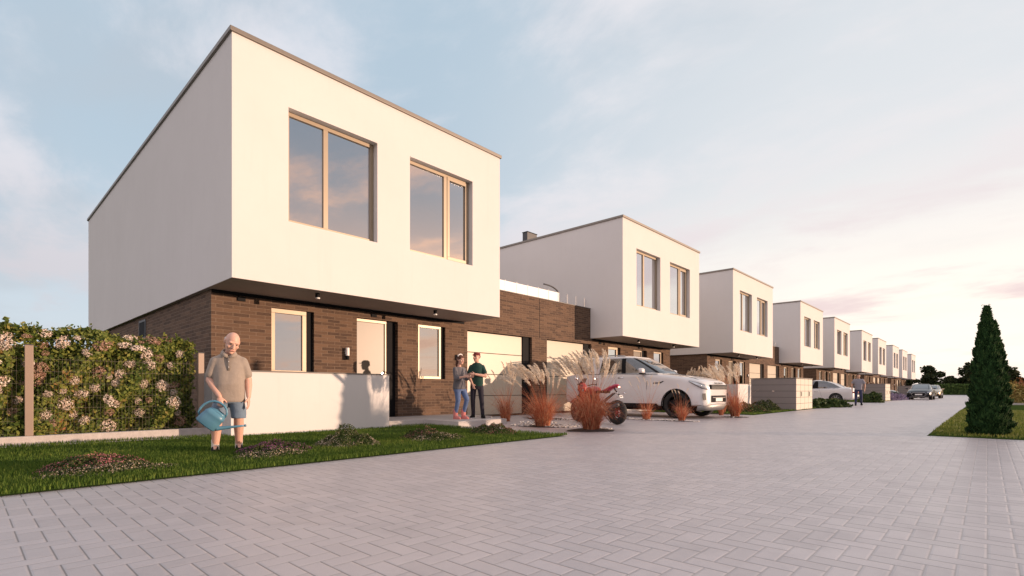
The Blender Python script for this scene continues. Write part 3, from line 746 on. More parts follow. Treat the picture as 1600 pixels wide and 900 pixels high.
# ------------------------------------------------------------------ tall ornamental grasses
def plumed_grass(label, x, y, h, spread, nb, npl, lean=(0, -.3), z=0.0, plume=.34, group='ornamental grasses with cream plumes', seed=1, pw=1.0):
    t = thing('ornamental_grass', label, 'grass plant', (x, y, z), 0, group)
    rr = random.Random(seed); V = []
    for k in range(nb):
        a = rr.uniform(0, 2*math.pi); r0 = spread*.20*rr.random()**.5; L = h*rr.uniform(.30, .82)
        out = spread*rr.uniform(.15, 1.0)*(1 if rr.random() < .75 else 1.35); droop = rr.uniform(.05, .95)
        b = Vector((r0*math.cos(a), r0*math.sin(a), 0)); d = Vector((math.cos(a), math.sin(a), 0)); s = Vector((-math.sin(a), math.cos(a), 0))
        s = (s+d*rr.uniform(-.8, .8)).normalized()
        w = rr.uniform(.0022, .0042)*(1 if h > 1 else .8); prev = None
        for j in range(7):
            q = j/6; p = b+d*out*(q**1.7)+Vector((lean[0]*q*q*.4, lean[1]*q*q*.4, L*(q-droop*max(0, q-.35)**2*1.9)))
            ww = w*(1-.8*q)+.0006
            c = (p-s*ww, p+s*ww)
            if prev: V += [prev[0], prev[1], c[1], c[0]]
            prev = c
    np_mesh('blades', [tuple(v) for v in V], 4, M['straw'], t)
    S = []; Pl = []
    for k in range(npl):
        a = rr.uniform(0, 2*math.pi); r0 = spread*.2*rr.random()**.5
        tx = math.cos(a)*spread*rr.uniform(.1, .85)+lean[0]*rr.uniform(.5, 1.1); ty = math.sin(a)*spread*rr.uniform(.1, .85)+lean[1]*rr.uniform(.5, 1.1)
        H = h*rr.uniform(.76, 1.0); b = Vector((r0*math.cos(a), r0*math.sin(a), 0)); prev = None; path = []
        for j in range(9):
            q = j/8; p = Vector((b.x+(tx-b.x)*q**1.8, b.y+(ty-b.y)*q**1.8, H*(q-.06*q**3))); path.append(p)
            c = (p-Vector((.0016, 0, 0)), p+Vector((.0016, 0, 0)), p+Vector((0, .0016, 0)))
            if prev: S += [prev[0], prev[1], c[1], c[0]]
            prev = c
        # the plume: many drooping hair tufts along the last part of the stem
        # a curved rachis that nods to the lee side, with fine hairs hanging from it
        side = Vector((lean[0]+rr.gauss(0, .10), lean[1]+rr.gauss(0, .10), 0)).normalized(); dd = (path[-1]-path[-3]).normalized()
        pl = plume*rr.uniform(.75, 1.25); c0 = path[-1]-dd*pl*.25; cur = []
        for j in range(13):
            q = j/12; cur.append(c0+dd*pl*(q-.08*q*q)+side*pl*.20*q*q-Vector((0, 0, pl*.10*q*q*q)))
        for j in range(210):
            q = rr.random()**.9; f = q*11.99; i0 = int(f); c = cur[i0].lerp(cur[i0+1], f-i0); tg = (cur[i0+1]-cur[i0]).normalized()
            wd = .046*pw*(math.sin(math.pi*min(1, .10+.86*q))**.8)
            o = Vector((rr.gauss(0, 1), rr.gauss(0, 1), rr.gauss(0, .6)))*wd*.34+side*wd*rr.uniform(.1, .9)
            tip = c+o+tg*rr.uniform(.025, .075)-Vector((0, 0, rr.uniform(.0, .03)))
            wv = Vector((rr.gauss(0, 1), rr.gauss(0, 1), rr.gauss(0, 1))).normalized()*.0040*pw
            Pl += [c, (c+tip)/2+wv, tip, (c+tip)/2-wv]
    np_mesh('stems', [tuple(v) for v in S], 4, M['straw'], t)
    np_mesh('plumes', [tuple(v) for v in Pl], 4, M['plume'], t)
    return t
plumed_grass('narrow rust coloured plumed grass beside the young couple', -9.95, 10.45, 1.55, .62, 330, 16, (-.05, -.18), .0, .42, seed=3, pw=1.15)
plumed_grass('wide rust coloured grass with a leaning fan of cream plumes, middle of the three big ones', -7.85, 9.55, 1.42, .85, 1000, 44, (-.22, -.24), 0, .40, seed=5, pw=1.35)
plumed_grass('tallest and nearest rust coloured plumed grass, in front of the red motorcycle', -6.3, 9.30, 1.60, .84, 1500, 60, (-.16, -.14), 0, .44, seed=8, pw=1.35)
plumed_grass('thin wispy grass with sparse plumes before the door of the white off-road car', -7.38, 13.78, 1.25, .55, 150, 10, (-.02, -.05), 0, .20, seed=11, pw=.6)
plumed_grass('short orange tuft of grass in front of the wheel of the white off-road car', -6.36, 13.92, 1.02, .46, 240, 5, (.0, .02), 0, .12, seed=12, pw=.5)
plumed_grass('plumed grass at the front bumper of the white off-road car', -6.0, 17.1, 1.66, .66, 480, 20, (-.16, -.1), 0, .45, seed=14, pw=1.5)
for k, (x, y, l) in enumerate([(-8.3, 18.9, 'left one of the cream grasses behind the bonnet of the white off-road car'), (-7.8, 19.3, 'second of the cream grasses behind the bonnet of the white off-road car'),
        (-7.2, 19.3, 'third of the cream grasses behind the bonnet of the white off-road car'), (-6.9, 18.3, 'right one of the cream grasses behind the bonnet, next to the front bumper grass')]):
    plumed_grass(l, x, y, 1.62, .40, 160, 20, (.1-.1*k, -.12), 0, .42, seed=20+k, pw=1.5)

# stones and mulch round the grasses
def stones(label, blobs, n, size, mat='stone'):
    vs = []; fs = []
    V = []
    for k in range(n):
        bx, by, br = blobs[rnd.randrange(len(blobs))]; a = rnd.uniform(0, 6.283); r = br*math.sqrt(rnd.random())
        c = Vector((bx+r*math.cos(a), by+r*math.sin(a), size*.3)); s = size*rnd.uniform(.5, 1.25); ro = Euler((rnd.uniform(-.4, .4), rnd.uniform(-.4, .4), rnd.uniform(0, 6))).to_matrix()
        o = len(vs)
        for p in [(0,0,1), (0,0,-1), (1,0,.1), (.4,.95,-.1), (-.6,.8,.15), (-1,0,0), (-.5,-.85,.1), (.55,-.8,-.1)]:
            vs.append(c+ro @ Vector((p[0]*s*.62, p[1]*s*.48, p[2]*s*.34)))
        for i in range(6):
            i1 = 2+i; i2 = 2+(i+1)%6; fs += [(o, o+i1, o+i2), (o+1, o+i2, o+i1)]
    m = MB().add(vs, fs); o = m.build('pebbles', M[mat], smooth=True); o['kind'] = 'stuff'; tag(o, label, 'gravel'); return o
stones('white pebbles scattered round the ornamental grasses beside the steps', [(-8.35, 9.6, .45), (-7.6, 9.9, .45), (-8.9, 10.6, .5), (-7.4, 9.7, .3), (-6.35, 9.75, .25)], 620, .05)
stones('white pebbles along the bed beside the white off-road car', [(-7.4, 13.8, .4), (-6.95, 13.85, .35), (-6.4, 13.95, .35), (-8.2, 13.8, .5), (-5.95, 17.1, .35), (-6.05, 13.9, .2)], 640, .05)
stones('white pebbles in the bed by the garage doors', [(-10.2, 12.5, .5), (-9.4, 12.2, .5)], 260, .05)
def bed(x, y, rx, ry, h=.035, seed=0):
    n = 28; vs = [(x, y, h)]
    for ring, (q, z) in enumerate(((.6, h*.8), (1.0, .003))):
        for k in range(n):
            a = 2*math.pi*k/n; w = 1+.10*math.sin(3*a+seed)+.06*math.sin(7*a+seed*2)
            vs.append((x+rx*q*w*math.cos(a), y+ry*q*w*math.sin(a), z))
    fs = [(0, 1+k, 1+(k+1)%n) for k in range(n)]+[(1+k, 1+n+k, 1+n+(k+1)%n, 1+(k+1)%n) for k in range(n)]
    o = MB().add(vs, fs).build('planting_bed', M['soil'], smooth=True); o['kind'] = 'structure'
bed(-6.35, 9.35, .48, .58, .04, 1); bed(-7.9, 9.75, .60, .60, .025, 2); bed(-7.3, 13.85, 1.3, .22, .02, 3); bed(-6.0, 17.2, .4, .5, .03, 4); bed(-9.8, 12.2, .9, .5, .03, 5); bed(-7.5, 19.2, 1.2, .45, .03, 6)

# ------------------------------------------------------------------ conifers and bushes
def conifer(label, x, y, h, r, n, seed, group='columnar conifers on the verge'):
    t = thing('conifer', label, 'tree', (x, y, 0), seed, group)
    rr = np.random.default_rng(seed)
    MB().tube([(0,0,0), (0,0,h*.5), (.01,0,h*.96)], [.05, .035, .008], 8).build('trunk', M['bark'], t)
    q = rr.uniform(0, 1, n)**1.25
    prof = r*np.where(q < .10, .88+1.2*q, np.maximum(0, 1-(q-.10)/.90)**.50*(1-.45*np.clip((q-.72)/.28, 0, 1)))
    a = rr.uniform(0, 2*np.pi, n)
    lump = 1+.11*np.sin(a*5+q*23)+.09*np.sin(a*9-q*41)+.09*np.sin(a*3+q*60)+.05*np.sin(q*90+a)
    rad = prof*lump*(1-.22*rr.uniform(0, 1, n)**2.2)
    C = np.stack([rad*np.cos(a), rad*np.sin(a), .05+q*h*.965], 1)
    out = np.stack([np.cos(a), np.sin(a), np.full(n, .15)], 1)
    # upright flattened sprays
    d = rr.normal(size=(n, 3))*.6+out; d /= np.linalg.norm(d, axis=1, keepdims=True)
    up = rr.normal(size=(n, 3))*.30+np.array([0, 0, 1])+out*.35; up -= d*np.sum(up*d, 1, keepdims=True)*.4; up /= np.linalg.norm(up, axis=1, keepdims=True)
    sd_ = np.cross(d, up); sd_ /= np.linalg.norm(sd_, axis=1, keepdims=True)
    s = rr.uniform(.022, .048, n)[:, None]*(h/2.4)**.5
    V = np.stack([C-up*s, C-sd_*s*.55+up*s*.1, C-sd_*s*.35+up*s*.9, C+up*s*1.35+out*s*.3, C+sd_*s*.4+up*s*.8, C+sd_*s*.55], 1).reshape(-1, 3)
    np_mesh('crown', V, 6, M['conifer'], t)
    rg = [(0, 0, .06+qq*h*.9, r*.74*(max(0, 1-qq)**.5)+.005, r*.74*(max(0, 1-qq)**.5)+.005) for qq in [0, .1, .2, .35, .5, .65, .8, .9, .98]]
    MB().rings(rg, 14).build('inner_branches', M['lawnbase'], t, smooth=True)
    # a few loose tips at the top
    C = np.array([(rr.normal()*.02+.03*math.sin(k), rr.normal()*.02, h*(.95+.0016*k)) for k in range(40)])
    np_mesh('leader', leaf_quads(C, .018, None, 1, 2.4), 4, M['conifer'], t)
    return t
conifer('tall dark columnar conifer, the nearer of the pair on the right verge', -.01, 13.36, 2.49, .25, 16000, 3)
conifer('slightly shorter dark conifer, the right and farther of the pair on the verge', .09, 13.68, 2.22, .24, 12000, 5)
def bush(label, x, y, r, h, mat, n=1500, ls=.07, name='shrub', group=None, cat='shrub', z=0.0, stalk=True, power=2.0):
    t = thing(name, label, cat, (x, y, z), rnd.uniform(0, 6), group)
    d = npr.normal(size=(n, 3)); d[:, 2] = np.abs(d[:, 2]); d /= np.linalg.norm(d, axis=1, keepdims=True)
    lump = 1+.16*np.sin(d[:, 0]*6+x)+.13*np.sin(d[:, 1]*8+y)+.1*np.sin(d[:, 2]*11)
    C = d*np.array([r, r, h])*(lump*npr.uniform(.55, 1.0, n)**.5)[:, None]
    np_mesh('foliage', leaf_quads(C, ls, d, .9, 1.6), 4, M[mat], t)
    if stalk:
        m = MB()
        for k in range(5): a = k*1.3; m.tube([(0,0,0), (math.cos(a)*r*.5, math.sin(a)*r*.5, h*.6)], [.02*r+.006, .006], 5)
        m.build('stems', M['bark'], t)
    return t
bush('dark green round shrub between the nearest bin shed and the white coupe', -6.35, 28.6, .6, .38, 'shrub', 1800, .09, group='dark shrubs along the front gardens')
bush('spreading dark shrub in front of the door of the white coupe', -6.2, 31.0, .85, .42, 'shrub', 2200, .09, group='dark shrubs along the front gardens')
bush('silvery grass tuft shrub before the wheel of the white coupe', -6.15, 33.6, .4, .40, 'shrub', 900, .05, group='dark shrubs along the front gardens')
bush('dark shrub at the left end of the second bin shed', -6.1, 44.5, .75, .7, 'shrub', 1500, .10, group='dark shrubs along the front gardens')
for k in range(5):
    bush(['first', 'second', 'third', 'fourth', 'fifth'][k]+' clump of lavender right of the second bin shed, counted from the shed', -6.35+.12*k, 54.3+1.1*k, .55, .60, 'lavender', 700, .06, name='lavender', group='lavender clumps beyond the second bin shed', cat='plant')
bush('rust brown shrub behind the lavender beyond the second bin shed', -7.6, 55.0, .8, 1.5, 'rust', 1500, .12)
bush('second rust brown shrub behind the lavender, right of the other', -7.4, 57.2, .9, 1.35, 'rust', 1500, .12)
bush('green shrub among the lavender before the grey parked car', -6.5, 59.9, .6, .7, 'shrub', 800, .10)
for k, (x, y, r, h, mt, l) in enumerate([(1.75, 43.5, 1.0, 1.35, 'tawny', 'tawny bush at the right edge beyond the conifers'), (3.2, 44.2, 1.0, 1.2, 'tawny', 'yellow brown bush just right of the conifers, behind the verge'),
        (2.6, 47.5, 1.4, 1.9, 'rust', 'tall brown bush behind the tawny ones at the right edge')]):
    bush(l, x, y, r, h, mt, 2200, .08)
kb = slab('kerb', .6, 9.0, 41.9, 42.05, 0.0, .13, M['concrete'])

# far end: clipped hedge, dark trees
t = thing('far_hedge', 'clipped green hedge across the far end of the road', 'hedge', (0, 129.5, 0))
n = 9000; C = np.stack([npr.uniform(-7.5, 26, n), npr.uniform(-.6, .6, n)-.2, npr.uniform(.05, 2.1, n)], 1)
C[:, 1] = np.where(C[:, 2] > 1.95, C[:, 1], -.6+npr.normal(size=n)*.06)
np_mesh('foliage', leaf_quads(C, .24, np.array([(0, -1, .4)]*n), .8, 1.5), 4, M['hedgefar'] if 'hedgefar' in M else M['leaf'], t)
MB().box(-7.4, 25.9, -.55, .5, 0, 1.95).build('branches', M['lawnbase'], t)
def far_tree(label, x, y, h, r, seed, group, n=1500, ls=.42):
    t = thing('tree', label, 'tree', (x, y, 0), 0, group); rr = np.random.default_rng(seed)
    tr = MB().tube([(0,0,0), (.1,0,h*.35), (-.05,.1,h*.75)], [.16, .12, .03], 6)
    for k in range(5):
        a = k*1.26+seed; tr.tube([(0,0,h*(.25+.08*k)), (math.cos(a)*r*.7, math.sin(a)*r*.7, h*(.5+.09*k))], [.07, .02], 5)
    tr.build('trunk', M['bark'], t)
    nb = 12; Cs = []
    for k in range(nb):
        a = rr.uniform(0, 6.28); q = rr.uniform(0, 1); c = np.array([math.cos(a)*r*.62*rr.uniform(.2, 1), math.sin(a)*r*.62*rr.uniform(.2, 1), h*(.28+.62*q)])
        m = n//nb; d = rr.normal(size=(m, 3)); d /= np.linalg.norm(d, axis=1, keepdims=True)
        Cs.append(c+d*np.array([1, 1, .75])*r*rr.uniform(.25, .46)*rr.uniform(.35, 1, (m, 1))**.5)
    np_mesh('crown', leaf_quads(np.concatenate(Cs), ls, None, 1, 1.4), 4, M['farleaf'], t); return t
PT = [far_tree('dark tree in the wood beyond the far hedge', -9, 150, 6.2, 3.3, 1, 'dark trees beyond the far hedge'),
      far_tree('dark tree in the wood beyond the far hedge', -3, 152, 7.6, 3.0, 2, 'dark trees beyond the far hedge'),
      far_tree('dark tree in the wood beyond the far hedge', 3, 149, 5.6, 3.6, 3, 'dark trees beyond the far hedge')]
rt = random.Random(5); kk = 0
for row, (yb, xs0, xs1, stp) in enumerate([(146, -13, 60, 3.3), (158, -16, 75, 4.2)]):
    x = xs0
    while x < xs1:
        s = rt.uniform(.50, .80)*(1.25 if rt.random() < .15 else 1)
        copy_to(PT[kk % 3], (x, yb+rt.uniform(-3, 3), 0), 'dark tree in the wood beyond the far hedge', rz=rt.uniform(0, 6), scale=(s*rt.uniform(.9, 1.3), s, s*.98)); kk += 1; x += stp*rt.uniform(.7, 1.3)
# trees far out on the open side: what the windows mirror
x = 0
for k in range(26):
    a = 18+2.6*k; d_ = 170+rt.uniform(-8, 8)
    s = rt.uniform(.7, 1.1)
    copy_to(PT[k % 3], (d_*math.cos(R(a)), d_*math.sin(R(a)), 0), 'far tree across the open land to the right', rz=rt.uniform(0, 6), scale=(s*1.7, s*1.7, s*.8), group='far trees across the open land')
# ------------------------------------------------------------------ people
def skin_mat(name, c):
    t = NT(name); n = t.noise(30, 3); t.set(color=t.mix(n, tuple(x*.9 for x in c), c), rough=.5, spec=.4)
    t.b.inputs['Subsurface Weight'].default_value = .12; t.b.inputs['Subsurface Radius'].default_value = (.02, .01, .006); t.b.inputs['Subsurface Scale'].default_value = .5
    return t.m
def cloth(name, c, scale=14, v=.15):
    t = NT(name); n = t.noise(scale, 5, .6); w = t.noise(260, 2, .5); f = t.noise(4.5, 3, .5, dist=.5)
    t.set(color=t.mix(n, tuple(x*(1-v) for x in c), tuple(min(1, x*(1+v)) for x in c)), rough=.9, spec=.15, sheen=.2)
    t.bump(t.math('ADD', t.math('MULTIPLY', f, 1.2), t.math('MULTIPLY', w, .08)), .5, .03); return t.m
M['skin'] = skin_mat('skin', (.62, .37, .28)); M['skin_b'] = skin_mat('tanned_skin', (.50, .28, .19))
M['hairbrown'] = cloth('brown_hair', (.10, .045, .03), 60); M['hairgrey'] = cloth('grey_hair', (.55, .52, .48), 60); M['hairdark'] = cloth('dark_hair', (.03, .018, .014), 60)
M['lips'] = plain('lips', (.42, .17, .14), .5); M['eyewhite'] = plain('eye', (.05, .04, .035), .3)
def finish(mb, name, mat, parent, voxel, smooth=3, sub=0):
    o = mb.build(name, mat, parent, smooth=True, fix=True)
    r = o.modifiers.new('join', 'REMESH'); r.mode = 'VOXEL'; r.voxel_size = voxel; r.use_smooth_shade = True
    s = o.modifiers.new('soften', 'SMOOTH'); s.factor = .5; s.iterations = smooth
    return o
def V3(*a): return Vector(a)
def hand(mb, wrist, direction, palm_side, s=1.0, curl=.5, spread=.10, thumb_side=None):
    """palm with four fingers of unequal length and a thumb off its side; direction = along the hand, palm_side = where the palm faces"""
    d = Vector(direction).normalized(); pn = Vector(palm_side); pn = (pn-d*pn.dot(d)).normalized(); b = d.cross(pn)
    if thumb_side is not None and b.dot(Vector(thumb_side)) < 0: b = -b          # b points to the thumb
    w = Vector(wrist)
    mb.capsule(w-d*.01, w+d*.055*s, .026*s, .036*s, 12, .55, up=b); mb.capsule(w+d*.03*s+b*.0*s, w+d*.085*s, .038*s, .036*s, 12, .42, up=b)
    for k, (off, L, r) in enumerate(((.028, .068, .0095), (.0095, .077, .010), (-.0095, .070, .0095), (-.028, .055, .0085))):
        p = w+d*(.088-.004*abs(k-1))*s+b*off*s; dirn = (d+b*spread*(1.5-k)*.5).normalized(); c = curl; r *= s
        for j, f in enumerate((.45, .32, .25)):
            q = p+dirn*L*f*s; mb.capsule(p, q, r*(1-.10*j), r*(.92-.10*j), 8, 1, segs=1)
            p = q; dirn = (dirn*math.cos(c)+pn*math.sin(c)).normalized()
    p = w+d*.025*s+b*.026*s; dirn = (b*.75+d*.65+pn*.25).normalized()
    for L, r in ((.030, .0125), (.025, .011), (.018, .0095)):
        q = p+dirn*L*s; mb.capsule(p, q, r*s, r*.92*s, 8, 1, segs=1); p = q; dirn = (dirn+d*.45+pn*.25).normalized()
def head(mb, c, rot, s=1.0, old=False):
    """skull, jaw, brow, nose, ears; faces local -Y before rot; c = centre of the skull"""
    st = len(mb.v)
    mb.ball((0, .01, .02), (.078, .098, .098), 20, 14)
    mb.rings([(0,-.035,-.128,.030,.030,2.2),(0,-.030,-.112,.048,.052,2.2),(0,-.020,-.085,.060,.068,2.2),(0,-.012,-.05,.068,.080,2.2),(0,-.005,0,.074,.088,2.2),(0,0,.04,.070,.085,2.2)], 18)
    mb.capsule((0,-.092,.018), (0,-.112,-.028), .010, .0155, 8)                    # nose
    mb.capsule((-.018,-.095,-.030), (.018,-.095,-.030), .009, .009, 8)
    mb.capsule((-.045,-.078,.035), (.045,-.078,.035), .013, .013, 8)               # brow
    mb.capsule((-.024,-.088,-.068), (.024,-.088,-.068), .011, .011, 8)            # mouth
    mb.ball((0,-.078,-.108), (.024,.020,.018), 10, 7)                              # chin
    for sx in (-1, 1):
        mb.ball((sx*.046,-.066,-.028), (.022,.022,.024), 10, 7)                     # cheek
        mb.ball((sx*.081,.012,-.005), (.011,.021,.034), 10, 7)                      # ear
    mb.xf(Matrix.Translation(c) @ rot.to_4x4() @ Matrix.Scale(s, 4), st)
def face_bits(parent, c, rot, s, mats=('eyewhite', 'lips'), brow='hairgrey'):
    T = Matrix.Translation(c) @ rot.to_4x4() @ Matrix.Scale(s, 4)
    for sx in (-1, 1):
        e = MB().ball((sx*.031,-.082,.010), (.0125,.010,.0075), 10, 7).xf(T); e.build('eye', M[mats[0]], parent, smooth=True)
        b = MB().capsule((sx*.018,-.094,.034), (sx*.050,-.084,.031), .0045, .0035, 6).xf(T); b.build('eyebrow', M[brow], parent, smooth=True)
    m = MB().capsule((-.024,-.1005,-.066), (.024,-.1005,-.066), .0058, .0058, 8).xf(T); m.build('mouth', M[mats[1]], parent, smooth=True)
def rot_of(yaw=0, pitch=0, roll=0):
    """pitch > 0 nods forward, yaw > 0 turns the face to local +X"""
    return (Euler((0, 0, R(yaw))).to_matrix() @ Euler((R(pitch), 0, 0)).to_matrix() @ Euler((0, R(roll), 0)).to_matrix())
def arm(mb, sh, el, wr, r=(.052, .043, .043, .028)):
    mb.capsule(sh, el, r[0], r[1], 12); mb.capsule(el, Vector(el).lerp(Vector(wr), .35), r[1]*.98, r[2], 12); mb.capsule(Vector(el).lerp(Vector(wr), .3), wr, r[2]*1.02, r[3], 12)
def leg(mb, hip, kn, an, r=(.088, .060, .060, .040)):
    mb.capsule(hip, kn, r[0], r[1], 14); mb.capsule(kn, Vector(kn).lerp(Vector(an), .33)+Vector((0,.012,0)), r[1]*.97, r[2], 14); mb.capsule(Vector(kn).lerp(Vector(an), .3)+Vector((0,.012,0)), an, r[2], r[3], 14)
def shoe(parent, ankle, yaw, mat, sole, s=1.0, z=0.0, name='shoe', high=0.0):
    T = Matrix.Translation((ankle[0], ankle[1], z)) @ Euler((0, 0, R(yaw))).to_matrix().to_4x4() @ Matrix.Scale(s, 4)
    m = MB(); m.rings([(0,-.055,.012,.044,.135,2.6),(0,-.055,.035,.047,.138,2.6),(0,-.045,.062,.044,.120,2.4),(0,-.020,.085,.040,.080,2.2),(0,.02,.105+high,.042,.048,2)], 18)
    o = m.xf(T).build(name, mat, parent, smooth=True)
    q = MB().rings([(0,-.055,0,.047,.138,2.6),(0,-.055,.020,.050,.142,2.6)], 18).xf(T); q.build('sole', sole, o); return o

# --- old man with a watering can
def old_man():
    t = thing('person', 'bald old man in grey polo shirt and blue shorts, watering the lawn plants', 'person', (-7.73, 2.54, .0), R(70)); t.scale = (.95,)*3
    b = MB(); HR = rot_of(14, 34, 8); hc = V3(.045, -.115, 1.615); hs = 1.18
    head(b, hc, HR, hs)
    b.capsule((0, .0, 1.40), (.03, -.055, 1.55), .066, .060, 14)
    b.rings([(0,.0,.86,.165,.115,2.3),(0,-.01,1.0,.175,.135,2.3),(0,0,1.2,.165,.115,2.3),(0,.01,1.34,.165,.10,2.3),(0,.01,1.42,.13,.085,2.2),(0,.0,1.47,.07,.06,2)], 22)
    # its right arm (left in view) carries the can, the other hangs
    shR, elR, wrR = V3(-.180, .01, 1.335), V3(-.245, -.01, 1.065), V3(-.115, -.17, .835)
    shL, elL, wrL = V3(.180, .01, 1.335), V3(.250, .03, 1.075), V3(.255, -.07, .825)
    arm(b, shR, elR, wrR, (.052, .052, .053, .032)); arm(b, shL, elL, wrL, (.052, .052, .053, .032))
    hand(b, wrR+V3(.004, -.004, -.012), (.10, -.12, -1), (.15, .9, .0), 1.12, 1.25, .05, thumb_side=(1, 0, 0))
    hand(b, wrL+V3(0, 0, -.010), (-.02, -.12, -1), (-1, .3, 0), 1.12, .28, .16, thumb_side=(0, -1, 0))
    leg(b, V3(-.10, 0, .86), V3(-.150, -.03, .50), V3(-.175, .03, .10), (.105, .068, .070, .044))
    leg(b, V3(.10, 0, .86), V3(.125, .03, .50), V3(.125, .16, .10), (.105, .068, .070, .044))
    b.capsule((-.175, .03, .09), (-.18, -.10, .05), .040, .032, 10); b.capsule((.125, .16, .09), (.14, .03, .05), .040, .032, 10)
    finish(b, 'body', M['skin'], t, .0075, 2)
    # polo shirt
    s = MB()
    s.rings([(0,-.01,.745,.215,.152,2.5),(0,-.012,.86,.212,.160,2.4),(0,-.02,1.0,.205,.168,2.3),(0,-.01,1.12,.202,.158,2.3),(0,.0,1.25,.205,.138,2.2),(0,.01,1.33,.212,.120,2.1),(0,.012,1.385,.200,.105,2.0),(0,.014,1.425,.150,.092,2.0),(0,.020,1.455,.100,.075,2)], 26)
    s.capsule(shR+V3(.01, 0, -.003), shR.lerp(elR, .70), .080, .077, 16, segs=3); s.capsule(shL+V3(-.01, 0, -.003), shL.lerp(elL, .70), .080, .077, 16, segs=3)
    so = finish(s, 'polo_shirt', M['polo'], t, .011, 6)
    c = MB()
    for sx in (-1, 1):
        c.add([(sx*.016,-.128,1.385),(sx*.085,-.112,1.405),(sx*.108,-.03,1.450),(sx*.090,.055,1.480),(sx*.012,.092,1.495),
               (sx*.010,-.112,1.425),(sx*.050,-.085,1.470),(sx*.078,-.02,1.500),(sx*.068,.050,1.525),(sx*.010,.078,1.535)],
              [(0,1,6,5),(1,2,7,6),(2,3,8,7),(3,4,9,8)])
    co = c.build('collar', M['polo'], t, smooth=True); sl = co.modifiers.new('thickness', 'SOLIDIFY'); sl.thickness = .008
    p = MB().tube([(0,-.152,1.20),(0,-.146,1.27),(0,-.130,1.34),(0,-.108,1.41)], .018, 8, flat=.35, up=(1,0,0)); po = p.build('button_placket', M['polo_dark'], t, smooth=True)
    for zb, yb in ((1.25, -.158), (1.33, -.141)): MB().ball((0, yb, zb), (.006, .004, .006), 8, 6).build('button', M['white'], po)
    f = MB()
    f.rings([(0,0,.60,.19,.135,2.6),(0,0,.74,.195,.14,2.6),(0,0,.84,.190,.135,2.5)], 24)
    f = MB(); f.rings([(0,0,.73,.198,.140,2.6),(0,0,.80,.196,.142,2.6),(0,0,.87,.185,.135,2.5)], 24)
    for a, k in ((V3(-.10, 0, .80), V3(-.145, -.02, .505)), (V3(.10, 0, .80), V3(.125, .03, .505))):
        f.rings([(k.x, k.y, k.z, .100, .112, 2.2), (k.x*.97, k.y, .60, .105, .122, 2.2), (a.x*1.0, a.y, .74, .105, .132, 2.3), (a.x*.9, a.y, .82, .10, .13, 2.3)], 20)
    finish(f, 'shorts', M['denim_blue'], t, .011, 3)
    T = Matrix.Translation(hc) @ HR.to_4x4() @ Matrix.Scale(hs, 4)
    hh = MB(); 
    for sx in (-1, 1): hh.ball((sx*.062, .060, .000), (.016, .030, .030), 10, 7)
    hh.ball((0, .090, -.015), (.058, .018, .040), 12, 8); hh.xf(T)
    finish(hh, 'hair', M['hairgrey'], t, .008, 2)
    face_bits(t, hc, HR, hs, brow='skin_b')
    for sx, a in ((-1, V3(-.175, .03, .09)), (1, V3(.125, .16, .09))):
        MB().capsule(a+V3(0, 0, -.03), a+V3(0, .0, .10), .050, .052, 12).build('sock', M['sock'], t, smooth=True)
    shoe(t, (-.175, .03), -6, M['dark'], M['dgrey'], 1.05, 0); shoe(t, (.125, .16), 10, M['dark'], M['dgrey'], 1.05, 0)
    return t, (wrR)
M['polo'] = cloth('grey_polo_cloth', (.29, .245, .205)); M['polo_dark'] = cloth('dark_polo_cloth', (.19, .16, .135))
M['denim_blue'] = cloth('faded_blue_denim', (.15, .205, .27)); M['sock'] = cloth('white_sock', (.66, .60, .54))
man, _ = old_man()

# --- watering can, hanging from his hand
def watering_can():
    t = thing('watering_can', 'blue plastic watering can with a long spout, held by the old man', 'watering can', (0, 0, 0), 0)
    # local upright frame: x to the spout, z up, y thickness
    m = MB(); n = 26
    m.rings([(0,0,0,.150,.088,2.6),(0,0,.015,.160,.096,2.6),(0,0,.12,.158,.094,2.6),(.002,0,.185,.150,.090,2.6),(.004,0,.20,.156,.094,2.6),(.006,0,.215,.146,.088,2.6),(.012,0,.262,.128,.080,2.6)], n, cap=False)
    m.add([(0.15*math.copysign(abs(math.cos(2*math.pi*k/n))**(2/2.6), math.cos(2*math.pi*k/n)), .088*math.copysign(abs(math.sin(2*math.pi*k/n))**(2/2.6), math.sin(2*math.pi*k/n)), 0) for k in range(n)], [tuple(range(n-1, -1, -1))])
    # half closed top
    m.rings([(.012,0,.262,.128,.080,2.6),(.030,0,.285,.085,.062,2.2),(.040,0,.292,.055,.045,2)], n, cap=False)
    bo = m.build('body', M['can'], t, smooth=True); sl = bo.modifiers.new('thickness', 'SOLIDIFY'); sl.thickness = .005
    h = MB(); P = []
    for k in range(15):
        a = R(202)-R(212)*k/14; P.append((-.005+.158*math.cos(a), 0, .255+.135*math.sin(a)))
    P = [(-.150, 0, .07), (-.196, 0, .10), (-.215, 0, .17)] + [(-.213, 0, .24), (-.185, 0, .315), (-.135, 0, .365), (-.065, 0, .392), (.01, 0, .392), (.075, 0, .366), (.118, 0, .318), (.130, 0, .262)]
    h.tube(P, [.014, .016, .017, .017, .017, .017, .017, .017, .016, .015, .013], 10, flat=1.3); h.build('handle', M['can'], t, smooth=True)
    s = MB(); s.tube([(.12, 0, .045), (.17, 0, .075), (.24, 0, .15), (.33, 0, .245), (.425, 0, .345)], [.048, .036, .025, .018, .015], 12); s.build('spout', M['can'], t, smooth=True)
    r = MB().tube([(.420, 0, .340), (.437, 0, .358)], [.017, .020], 12); r.build('spout_tip', M['can'], t, smooth=True)
    return t
t = NT('blue_plastic'); t.set(color=t.mix(t.noise(8, 3), (.07, .19, .27), (.09, .235, .33)), rough=.38, spec=.5); M['can'] = t.m
can = watering_can()
